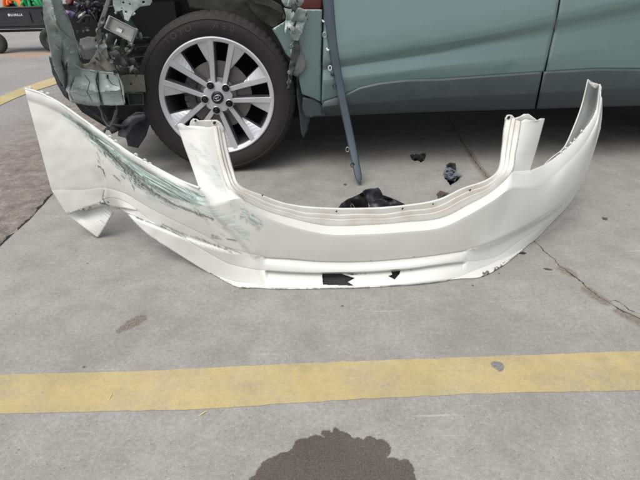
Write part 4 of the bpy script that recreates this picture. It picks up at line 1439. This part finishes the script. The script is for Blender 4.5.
# hanging wires and undertray below the corner
def cable(pxs_, v, r, mat, name='hanging_wire'):
    c = catmull([tuple(L(x, y, v + .01 * math.sin(i))) for i, (x, y) in enumerate(pxs_)], 8)
    m_ = MB()
    m_.tube([tuple(q) for q in c], r, 7)
    return m_.build(name, mat, car, True)
cable([(97, 104), (101, 111), (103, 118), (107, 124), (110, 126), (113, 120), (116, 110)], -.06, .0045, M['grey'])
cable([(99, 104), (102, 112), (106, 118), (108, 130)], -.05, .006, M['dgrey'])
cable([(84, 104), (92, 112), (104, 121), (120, 126), (134, 124)], .02, .008, M['black'])
cable([(116, 105), (117, 112), (113, 122), (106, 127)], -.04, .003, M['grey'])
px_sheet('undertray', [(75, 103), (100, 105), (126, 105), (146, 104), (147, 112), (140, 120), (125, 124), (108, 128), (95, 120), (82, 112)], .10, M['void'], amp=.03, seed=80, step=2)
px_sheet('undertray', [(119, 126), (127, 118), (136, 112), (147, 112), (150, 124), (146, 136), (138, 148), (128, 146), (126, 138), (118, 136)], .05, M['navy'], amp=.06, seed=81, step=1.5, freq=.09, creases=[([(124, 140), (132, 126), (146, 118)], -.05, 3)])
px_sheet('undertray', [(104, 123), (118, 118), (127, 120), (120, 130), (112, 134)], .04, M['black'], amp=.04, seed=82, step=1.5, freq=.12)

# wheel: face outward is local -Y
def build_wheel(mw):
    wh = empty('wheel', mw, car)
    N = 288
    tp = [(.257, .030), (.261, .012), (.268, .004), (.280, -.002), (.300, -.007), (.318, -.007), (.330, -.003), (.333, -.005), (.344, .003), (.353, .012), (.3595, .026), (.3625, .045), (.3645, .07), (.365, .0905), (.361, .093), (.361, .099), (.365, .101), (.365, .132), (.361, .134), (.361, .140), (.3645, .142), (.3625, .18), (.357, .205), (.34, .222), (.30, .232), (.262, .21)]
    def rad(j, k):
        ph = k % 4
        if 8 <= j <= 11 and ph == 0: return -.0035 if j > 8 else -.0015
        if 12 <= j <= 20 and (k + j // 2) % 6 == 0: return -.004
        return 0
    m = MB()
    m.lathe(tp, N, rad=rad)
    ty = m.build('tyre', M['tyre'], wh, True, sharp=35)
    # raised sidewall lettering
    for txt, mid, dirn in (('TOYO', 116, 1), ('A50', 77, 1)):
        for i, ch in enumerate(txt):
            cu = bpy.data.curves.new('t', 'FONT')
            cu.body = ch
            cu.size = .036
            cu.extrude = .0006
            cu.align_x = 'CENTER'
            to = bpy.data.objects.new('t', cu)
            me = bpy.data.meshes.new_from_object(to)
            bpy.data.objects.remove(to)
            bpy.data.curves.remove(cu)
            ang = math.radians(mid - (i - (len(txt) - 1) / 2) * 6.6)
            rr = .298
            # letter plane: x -> tangent (clockwise as seen), y -> radial
            rd_ = Vector((math.cos(ang), 0, math.sin(ang)))
            tg = Vector((math.sin(ang), 0, -math.cos(ang)))
            R = Matrix((( tg.x, rd_.x, 0, rd_.x * rr), (0, 0, -1, -.0072), (tg.z, rd_.z, 0, rd_.z * rr), (0, 0, 0, 1)))
            o = bpy.data.objects.new('sidewall_letter', me)
            me.materials.clear()
            me.materials.append(M['letter'])
            C.objects.link(o)
            o.parent = wh
            o.matrix_local = R
    # rim lip and barrel
    m = MB()
    m.lathe([(.247, .20), (.244, .12), (.2415, .045), (.2415, .020), (.243, .010), (.2465, .006), (.251, .004), (.258, .000), (.2635, .002), (.2645, .010), (.261, .020), (.255, .035), (.252, .05), (.25, .20), (.245, .20)], 160)
    m.build('rim', M['alloy'], wh, True, sharp=30)
    m = MB()
    m.lathe([(.2412, .022), (.2405, .05), (.236, .10), (.232, .199)], 96)
    m.build('rim_barrel', M['alloyside'], wh, True)
    m = MB()
    m.lathe([(.246, .195), (.05, .195)], 96)
    m.build('back_plate', M['void'], wh, True)
    # spokes
    def spoke(ax, sgn):
        m = MB()
        secs = []
        for t in np.linspace(0, 1, 9):
            r = .050 + t * (.2455 - .050)
            off = sgn * (.0245 + .0235 * t ** 1.0)
            hw = .0108 + .0034 * t
            yt = .022 - .018 * t + .006 * math.sin(t * math.pi)
            secs.append((r, off, hw, yt))
        A = []
        for r, off, hw, yt in secs:
            for dx, dy in ((-hw - .005, .042), (-hw, .004), (-hw + .0028, 0), (hw - .0028, 0), (hw, .004), (hw + .005, .042)):
                A.append(Vector((r, yt + dy, off + dx)))
        fs_ = []
        mi = []
        for i in range(8):
            for j in range(5):
                fs_.append((i * 6 + j, i * 6 + j + 1, (i + 1) * 6 + j + 1, (i + 1) * 6 + j))
        rot = Matrix.Rotation(-ax, 3, 'Y')
        for f in fs_:
            pass
        k = len(m.v)
        m.v += [rot @ a for a in A]
        for idx, f in enumerate(fs_):
            m.f.append(f)
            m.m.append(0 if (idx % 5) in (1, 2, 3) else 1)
        # flared facet towards the rim, set back a little
        tri = []
        for t in np.linspace(.40, 1, 8):
            r = .050 + t * (.2455 - .050)
            off = sgn * (.0245 + .0235 * t)
            hw = .0108 + .0034 * t
            g = max(0.0, (t - .40) / .60)
            wd = .060 * g ** .9
            yt = .022 - .018 * t + .006 * math.sin(t * math.pi)
            e0 = off + sgn * (hw - .002)
            tri.append([Vector((r, yt + .010 - .006 * g, e0)), Vector((r - g * wd * .10, yt + .020 - .008 * g, e0 + sgn * wd)), Vector((r - g * wd * .10, yt + .045, e0 + sgn * (wd + .003)))])
        k = len(m.v)
        m.v += [rot @ p for tr in tri for p in tr]
        for i in range(7):
            for j in range(2):
                m.f.append(tuple(k + q for q in (i * 3 + j, i * 3 + j + 1, (i + 1) * 3 + j + 1, (i + 1) * 3 + j)))
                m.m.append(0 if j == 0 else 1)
        o = m.build('spoke', [M['alloy'], M['alloyside']], wh, False, fix=True)
        return o
    for k in range(5):
        ax = math.radians(79 + 72 * k)
        for sgn in (1, -1): spoke(ax, sgn)
    # hub face between the spokes
    m = MB()
    prof = []
    for k in range(60):
        a = 2 * math.pi * k / 60
        r = .063 + .006 * math.cos(5 * (a - math.radians(79)))
        prof.append((r * math.cos(a), r * math.sin(a)))
    vs_ = [(x, .022, z) for x, z in prof] + [(x * .5, .018, z * .5) for x, z in prof] + [(0, .018, 0)] + [(x * 1.03, .055, z * 1.03) for x, z in prof]
    fs_ = []
    for k in range(60):
        k2 = (k + 1) % 60
        fs_ += [(k, k2, 60 + k2, 60 + k), (60 + k, 60 + k2, 120), (k, 121 + k, 121 + k2, k2)]
    m.add(vs_, fs_)
    m.build('hub_face', M['alloy'], wh, True, sharp=35)
    for k in range(5):
        a = math.radians(43 + 72 * k)
        c = Vector((.0595 * math.cos(a), 0, .0595 * math.sin(a)))
        m = MB()
        m.lathe([(.0195, .021), (.0190, .0125), (.0155, .0125), (.0150, .030)], 20)
        m.build('nut_recess', M['chrome'], wh, True, Matrix.Translation(c))
        m = MB()
        m.lathe([(.0, .002), (.0075, .0025), (.0112, .007), (.0112, .024)], 6)
        m.lathe([(.0152, .0185), (.0110, .0125), (.0110, .019)], 18)
        m.build('lug_nut', M['nut'], wh, False, Matrix.Translation(c))
    m = MB()
    m.lathe([(0, .006), (.018, .0065), (.0245, .008), (.028, .012), (.0285, .02)], 40)
    m.build('centre_cap', M['nut'], wh, True)
    # oval emblem on the cap
    m = MB()
    def oval(cx, cz, a, b, r=.0013):
        pts = [(cx + a * math.cos(q), .0052, cz + b * math.sin(q)) for q in [2 * math.pi * k / 28 for k in range(29)]]
        m.tube(pts, r, 6, cap=False)
    oval(0, 0, .0185, .0125, .0017)
    oval(0, .0005, .0052, .0118)
    oval(0, .0058, .0125, .0055)
    m.build('emblem', M['chrome'], wh, True, Matrix.Rotation(math.radians(-20), 4, 'Y'))
    # brake
    m = MB()
    m.lathe([(.085, .075), (.155, .075), (.155, .083), (.155, .09), (.085, .09)], 72)
    m.lathe([(.0, .05), (.078, .05), (.085, .055), (.085, .09)], 48)
    m.build('brake_disc', M['rotor'], wh, True, sharp=40)
    m = MB()
    for a0 in np.linspace(150, 205, 6):
        a = math.radians(a0)
        m.box((.135 * math.cos(a), .085, .135 * math.sin(a)), (.05, .06, .026), Matrix.Rotation(-a, 3, 'Y'))
    m.build('brake_caliper', M['dgrey'], wh)
    return wh
M['letter'] = make_plain('moulded_letter_rubber', (.06, .056, .055), .7, 0, .2, 60, .0005)
wheel = build_wheel(Matrix.Translation((0, 0, .365)))
def copy_part(o, mw):
    c = o.copy()
    C.objects.link(c)
    c.parent = car
    c.matrix_local = mw
    for ch in list(o.children):
        d = ch.copy()
        ml = ch.matrix_local.copy()
        C.objects.link(d)
        d.parent = c
        d.matrix_local = ml
    return c
bpy.context.view_layer.update()
copy_part(wheel, Matrix.Translation((2.69, .0, .365)))
copy_part(wheel, Matrix.Translation((2.69, 1.86, .365)) @ Matrix.Rotation(math.pi, 4, 'Z'))
copy_part(wheel, Matrix.Translation((0, 1.86, .365)) @ Matrix.Rotation(math.pi, 4, 'Z'))
# the rest of the body (above and behind the frame)
m = MB()
prof = [(-.35, .62), (-.5, .95), (.35, 1.06), (.95, 1.55), (1.3, 1.66), (2.7, 1.64), (3.35, 1.5), (3.62, 1.05), (3.66, .55), (3.55, .38)]
n_ = len(prof)
for ya, yb in ((1.83, 1.86),):
    m.add([(x, yb, z) for x, z in prof], [tuple(range(n_))])
for i in range(n_ - 1):
    (xa, za), (xb, zb) = prof[i], prof[i + 1]
    ins = lambda z: .10 + max(0, z - 1.05) * .32
    m.add([(xa, ins(za), za), (xb, ins(zb), zb), (xb, 1.86 - (ins(zb) - .1), zb), (xa, 1.86 - (ins(za) - .1), za)], [(0, 1, 2, 3)])
m.build('body_shell', M['paint'], car)
m = MB()
m.add([(.62, .105, 1.12), (3.2, .105, 1.12), (3.0, .29, 1.56), (1.1, .29, 1.56)], [(0, 1, 2, 3)])
o = m.build('side_window', M['glass'], car)
solid(o, .005)
m = MB()
rq = [L(800, 60, .01)]
m.add([(2.28, .03, 1.12), (3.62, .10, 1.05), (3.66, .10, .55), (3.5, .06, .38), (3.1, .03, .42), (3.05, .02, .62), (2.88, .01, .76), (2.69, .01, .81), (2.5, .01, .77), (2.34, .02, .66), (2.28, .02, .45)], [tuple(range(11))])
o = m.build('rear_quarter', M['paint'], car)
solid(o, .01, 1)

# ------------------------------------------------------------------ loose trim strip leaning on the door
p_bot = G(360, 185, .004)
Yb = p_bot.y
ts = catmull([(325, -30, 2.275), (328, 0, 2.262), (332.8, 45, 2.235), (341.0, 92, 2.20), (351, 140, 2.13), (360, 184, Yb)], 14)
wid = catmull([(5.4,), (5.4,), (4.5,), (4.0,), (3.9,), (3.5,)], 14)
vs, fs = [], []
org = W(360, 184, Yb)
for i, q in enumerate(ts):
    hw = float(wid[i][0])
    if i > len(ts) - 4: hw *= (1, .9, .62, .0)[i - len(ts) + 4] if i < len(ts) else 0
    for dx, dy in ((-1, .010), (-1, .0), (-.75, -.005), (.2, -.007), (.8, -.004), (1, .002), (1, .010)):
        vs.append(W(q[0] + dx * hw, q[1] - dx * .5, q[2] + dy) - org)
    if i:
        for j in range(6):
            fs.append(((i - 1) * 7 + j, (i - 1) * 7 + j + 1, i * 7 + j + 1, i * 7 + j))
strip_root = empty('trim_strip', Matrix.Translation(org))
tag(strip_root, 'long slate grey plastic trim strip leaning upright against the green front door', 'trim strip')
o = link('strip', vs, fs, M['trim'], strip_root, True)
o.data.set_sharp_from_angle(angle=math.radians(40))
solid(o, .002, 1)
def strip_clip(x, y, mat, s=1.0, name='clip', loop=False):
    s *= .8
    Yc = float(np.interp(y, [t[1] for t in ts], [t[2] for t in ts])) - .004
    m_ = MB()
    c = W(x, y, Yc) - org
    if loop:
        pts = [c + Vector((.010 * s * math.cos(q), 0, .014 * s * math.sin(q))) for q in [k * math.pi / 6 for k in range(13)]]
        m_.tube(pts, .0028 * s, 6, cap=False)
    else:
        m_.box(c, (.014 * s, .012, .010 * s), Matrix.Rotation(.4, 3, 'Y'))
        m_.box(c + Vector((-.006 * s, 0, .006 * s)), (.008 * s, .008, .010 * s), Matrix.Rotation(-.3, 3, 'Y'))
    return m_.build(name, mat, strip_root, True)
strip_clip(323.5, 21.5, M['white'], .8)
strip_clip(324.5, 35, M['steel'], 1.0, loop=True)
strip_clip(328, 50, M['white'], 1.0)
strip_clip(330, 68, M['white'], .9, loop=True)
strip_clip(332.5, 74.5, M['black'], 1.1)
strip_clip(334.5, 86, M['black'], .9, loop=True)
strip_clip(347.5, 149.5, M['steel'], 1.0, loop=True)
strip_clip(352.5, 165, M['black'], 1.0, loop=True)

# ------------------------------------------------------------------ loose pieces on the ground
def lump(name, poly, z0, hts, mat, label, cat, seed, step=.8, mat2=None):
    """low broken piece: outline in pixels on the ground, raised in the middle"""
    vs2, fs2 = fill(poly, step, seed)
    P2 = np.array([[q.x, q.y] for q in vs2])
    d, *_ = seg_d(P2, list(poly) + [poly[0]])
    c0 = G(sum(p[0] for p in poly) / len(poly), sum(p[1] for p in poly) / len(poly), 0)
    top = []
    for q, dd in zip(vs2, d):
        h = hts * min(1, dd / 2.0) * (.7 + .8 * noise.noise(Vector((q.x * .35, q.y * .35, seed))) + .4 * noise.noise(Vector((q.x * 1.1, q.y * 1.1, seed)))) + .002
        g = G(q.x, q.y, max(h, .001))
        top.append(g - c0)
    n0 = len(top)
    botv = [Vector((p.x, p.y, .0008)) for p in top]
    from collections import Counter
    ec = Counter()
    for f in fs2:
        for a, b in zip(f, f[1:] + f[:1]): ec[(min(a, b), max(a, b))] += 1
    side_f = [(a, b, b + n0, a + n0) for (a, b), k in ec.items() if k == 1]
    o = recalc(link(name, top + botv, fs2 + side_f + [tuple(i + n0 for i in f[::-1]) for f in fs2], mat, None, False))
    o.location = c0
    o['label'] = label
    o['category'] = cat
    return o

# black duct lying behind the bumper
dr = empty('plastic_duct', Matrix.Translation(G(370, 207)))
tag(dr, 'crumpled black plastic duct lying on the ground right behind the middle of the bumper', 'plastic duct')
dO = G(370, 207)
def duct_sheet(name, poly, Y, amp, mat, seed, bend=0.0):
    vs2, fs2 = fill(poly, 1.1, seed)
    cx = sum(p[0] for p in poly) / len(poly)
    out = []
    for q in vs2:
        yy = Y + amp * ridged(q, .09, seed) + bend * abs(q.x - cx)
        p = W(q.x, q.y, yy)
        if p.z < .002: p = G(q.x, q.y, .002)
        out.append(p - dO)
    o = link(name, out, fs2, mat, dr, True)
    o.data.set_sharp_from_angle(angle=math.radians(35))
    solid(o, .003, 0)
    return o
duct_sheet('side_wing', [(336, 212), (341, 204), (348, 199), (356, 196), (365, 191), (368, 200), (369, 213)], 1.74, .03, M['black'], 2, .001)
duct_sheet('side_wing', [(380, 194), (388, 197), (396, 200), (404, 204), (410, 209), (398, 212), (384, 212)], 1.76, .02, M['black'], 3, .001)
duct_sheet('duct_body', [(363, 191), (366, 189.5), (371, 188.5), (378, 187.8), (380.5, 190), (383, 196), (384, 200), (376, 201), (370, 205), (366, 199)], 1.69, .02, M['navy'], 4)
duct_sheet('duct_mouth', [(370, 206), (373, 201), (380, 199.5), (386, 201), (391, 205), (390, 213), (369, 213)], 1.65, .02, M['navy'], 5)
m = MB()
m.tube([W(352, 210, 1.70) - dO, W(350.5, 205, 1.705) - dO, W(352, 203.5, 1.70) - dO, W(355, 208, 1.70) - dO], .0012, 5)
m.build('loose_wire', M['steel'], dr)

lump('broken_clip', [(410, 155), (412, 154), (414, 155), (416.5, 153.5), (419, 154.8), (422, 153), (425.5, 153), (425.8, 156), (424, 160.5), (420, 161), (416, 159.5), (412.5, 160), (411, 157.5)], 0, .020, M['black'], 'small jagged black plastic scrap on the ground below the front door', 'plastic scrap', 4)
sr = lump('broken_shard', [(443, 173), (446, 167), (450, 165.5), (455, 166.5), (456.5, 172), (463, 176), (457, 178), (455, 181.5), (450, 180.5), (444, 176.5)], 0, .030, M['shard'], 'blue grey broken plastic shard with a black top beside the crack', 'plastic shard', 5)
blk = lump('shard_cap', [(446, 167.5), (450, 165), (455.5, 166), (456, 172), (452.5, 174), (450, 169), (447, 170)], 0, .018, M['black'], 'x', 'x', 8)
del blk['label'], blk['category']
dl = blk.location - sr.location
blk.parent = sr
blk.location = dl + Vector((0, .004, .012))
lump('dry_leaf', [(436.5, 194), (438, 192.5), (440, 190.5), (442, 191), (444.5, 192), (449, 193), (446, 195.5), (442, 197), (438, 199), (437.5, 197)], 0, .010, M['brown'], 'crumpled brown dry leaf just above the bumper opening edge', 'leaf', 6)
lump('brown_crumb', [(343.5, 184), (345.5, 183.4), (347, 184.2), (346, 185.2), (344, 185)], 0, .005, M['brown'], 'tiny dark crumb on the concrete left of the trim strip tip', 'crumb', 7, .5)
lump('stone_chip', [(490.5, 362.5), (494, 361), (499, 361.6), (502, 363), (504.5, 366.5), (502.5, 370.5), (499.5, 371.5), (496, 368.5), (491.5, 366)], 0, .006, M['lead'], 'flat grey stone chip stuck on the near yellow line', 'stone', 9, .9)
lump('bark_sliver', [(518.5, 253.2), (523, 251.5), (526.5, 253), (524, 254.2)], 0, .004, M['black'], 'dark bark sliver beside the bumper at the right corner', 'sliver', 10, .6)
lump('bark_sliver', [(543.5, 268), (547, 268), (552.5, 269.2), (552, 270), (546, 269.6)], 0, .003, M['brown'], 'thin dark sliver on bare concrete left of the long crack', 'sliver', 12, .6)
lump('bark_sliver', [(602, 217), (608, 218), (607, 220), (603, 219.2)], 0, .003, M['brown'], 'dark sliver on the concrete far right of the bumper wing', 'sliver', 13, .6)
def stick(a, b, r, mat, label):
    A, B = G(*a, r), G(*b, r)
    m_ = MB()
    mid = (A + B) / 2 + Vector((.002, .002, .001))
    m_.tube([A - A, mid - A, B - A], [r, r * .9, r * .5], 6)
    o = m_.build('straw_piece', mat)
    o.location = A
    return tag(o, label, 'straw', 'bits of straw on the ground')
stick((108, 401), (112, 392), .0012, M['straw'], 'pale straw piece lying on the left end of the near yellow line')
stick((199, 416), (207, 411), .0014, M['straw'], 'pale straw piece just below the near yellow line')
# grit scattered on the slab
rnd = random.Random(21)
vs, fs = [], []
for k in range(520):
    if k < 90:
        i = rnd.randrange(3, len(CRACK) - 1)
        a, b = Vector(CRACK[i - 1]), Vector(CRACK[i])
        q = a.lerp(b, rnd.random())
        x, y = q.x + rnd.gauss(0, .012), q.y + rnd.gauss(0, .012)
    elif k < 200:
        i = rnd.randrange(1, len(JOINT))
        q = Vector(JOINT[i - 1]).lerp(Vector(JOINT[i]), rnd.random())
        x, y = q.x + rnd.gauss(0, .02), q.y + rnd.gauss(0, .03)
    else:
        x, y = rnd.uniform(-1.6, 1.6), rnd.uniform(.5, 2.6)
    r = rnd.uniform(0.0008, .0019) * (1.5 if rnd.random() < .08 else 1)
    k0 = len(vs)
    a0 = rnd.uniform(0, 6)
    z0 = .0005
    for j in range(5):
        a = a0 + j * 1.257
        vs.append((x + r * math.cos(a) * rnd.uniform(.7, 1.2), y + r * math.sin(a) * rnd.uniform(.7, 1.2), z0))
    vs.append((x + rnd.uniform(-.3, .3) * r, y, z0 + r * rnd.uniform(.6, 1.1)))
    fs += [(k0 + j, k0 + (j + 1) % 5, k0 + 5) for j in range(5)]
tag(recalc(link('grit', vs, fs, M['grit'] if 'grit' in M else M['lead'])), kind='stuff', label='scattered small grit and crumbs on the slab')

# ------------------------------------------------------------------ garden cart far left
cg = G(22, 53)
YC = cg.y
cart = empty('dump_cart', Matrix.Translation((cg.x, YC, 0)))
tag(cart, 'black poly garden dump cart parked beyond the bumper at the far left', 'cart')
CI = Matrix.Translation((-cg.x, -YC, 0))
def cw(x, y, Y=YC): return CI @ W(x, y, Y)
m = MB()
tl, tr, br_, bl = (-14, 8.5), (64, 6.5), (58, 28), (-10, 30)
D = .55
sec = [cw(*tl), cw(*tr), cw(*br_), cw(*bl)]
rim_ = []
front_t = [cw(-14, 12), cw(-9, 8.5), cw(3, 8.2), cw(64, 6.8), cw(64, 12)]
m.add([cw(-16, 14), cw(2, 8.2), cw(64, 6.8), cw(62, 28), cw(-8, 29.5)] + [cw(-16, 14) + Vector((0, D, 0)), cw(2, 8.2) + Vector((0, D, 0)), cw(64, 6.8) + Vector((0, D, 0)), cw(62, 28) + Vector((0, D - .08, 0)), cw(-8, 29.5) + Vector((0, D - .08, 0))],
      [(0, 1, 2, 3, 4), (9, 8, 7, 6, 5), (0, 4, 9, 5), (3, 2, 7, 8), (4, 3, 8, 9)])
tub = m.build('tub', M['cart'], cart)
solid(tub, .012, -1)
tub.modifiers.new('bevel', 'BEVEL').width = .008
m = MB()
m.tube([cw(-17, 14), cw(2, 8), cw(64, 6.5)], .014, 8)
m.build('tub_rim', M['cart'], cart, True)
m = MB()
m.box(cw(25, 24.5, YC - .012), (.95, .012, .03))
for k in (0, 3, 4, 5): m.box(cw(-6 + k * 12, 17.5, YC - .010), (.02, .012, .14))
m.build('tub_rib', M['cart'], cart)
m = MB()
m.box(cw(25, 30.5, YC + .15), (.9, .05, .03))
m.box(cw(25, 30.5, YC + .40), (.9, .05, .03))
m.build('chassis', M['black'], cart)
cu = bpy.data.curves.new('t', 'FONT')
cu.body = 'GORILLA'
cu.size = .042
cu.extrude = .001
cu.offset = .001
to = bpy.data.objects.new('t', cu)
me = bpy.data.meshes.new_from_object(to)
bpy.data.objects.remove(to)
me.materials.clear()
me.materials.append(M['white'])
o = bpy.data.objects.new('side_lettering', me)
C.objects.link(o)
o.parent = cart
pl = cw(10.5, 16.2, YC - .004)
o.matrix_local = Matrix.Translation(pl) @ Matrix.Rotation(math.radians(90), 4, 'X')
m = MB()
m.box(cw(9, 15, YC - .004), (.026, .003, .032))
m.build('side_badge', M['white'], cart)
def cart_wheel(x, y, Yw):
    c = cw(x, y, Yw)
    r = c.z
    m_ = MB()
    m_.lathe([(r * .45, -.03), (r * .6, -.045), (r * .9, -.045), (r * .98, -.025), (r, 0), (r * .98, .025), (r * .9, .045), (r * .6, .045), (r * .45, .03)], 40, rad=lambda j, k: -.004 if 3 <= j <= 5 and k % 2 else 0)
    wr = empty('cart_wheel', Matrix.Translation(c), cart)
    m_.build('tyre', M['cartrub'], wr, True)
    m_ = MB()
    m_.lathe([(0, -.035), (.02, -.035), (.03, -.02), (r * .4, -.015), (r * .47, -.03), (r * .47, .03)], 24)
    m_.build('rim', M['grey'], wr, True)
for x, y, Yw in ((-3.5, 43, YC - .02), (52, 40, YC - .02), (-3.5, 41, YC + .52), (52, 38, YC + .52)): cart_wheel(x, y, Yw)

def bundle(px0, px1, mats, name, label, seed):
    rnd_ = random.Random(seed)
    c0 = W((px0 + px1) / 2, 8, YC + .2)
    r_ = empty(name, Matrix.Translation(c0))
    tag(r_, label, 'strap bundle')
    rad_ = (px1 - px0) / 2 / F_PX * (YC + .2) * 1.05
    m_ = MB()
    m_.lathe([(0, -.12), (rad_ * .8, -.10), (rad_, 0), (rad_ * .8, .10), (0, .12)], 16, rad=lambda j, k: rad_ * .18 * noise.noise(Vector((j * 1.3, k * .8, seed))))
    m_.build('core', M['black'], r_, True)
    for mt in mats:
        m_ = MB()
        for k in range(2):
            pts = []
            a0 = rnd_.uniform(0, 6)
            for j in range(12):
                a = a0 + j * .5
                pts.append((rad_ * 1.0 * math.cos(a) * (.5 + .5 * math.sin(k + j * .3)), -.13 + .02 * math.sin(j), rad_ * math.sin(a) * (.75 + .3 * k) + .02))
            m_.tube([tuple(q) for q in catmull(pts, 4)], rad_ * .17, 6)
        m_.build('strap', mt, r_, True)
bundle(11, 27, [M['green'], M['orange'], M['orange']], 'strap_bundle', 'black bundle with orange straps heaped in the far left cart', 3)
bundle(29, 45, [M['green'], M['green']], 'strap_bundle', 'green and black bundle heaped in the far left cart', 8)
m = MB()
c_ = cw(25, 26, YC + .26)
m.box(c_, (1.05, .5, .02))
m.build('tub_floor', M['cart'], cart)
# ------------------------------------------------------------------ end
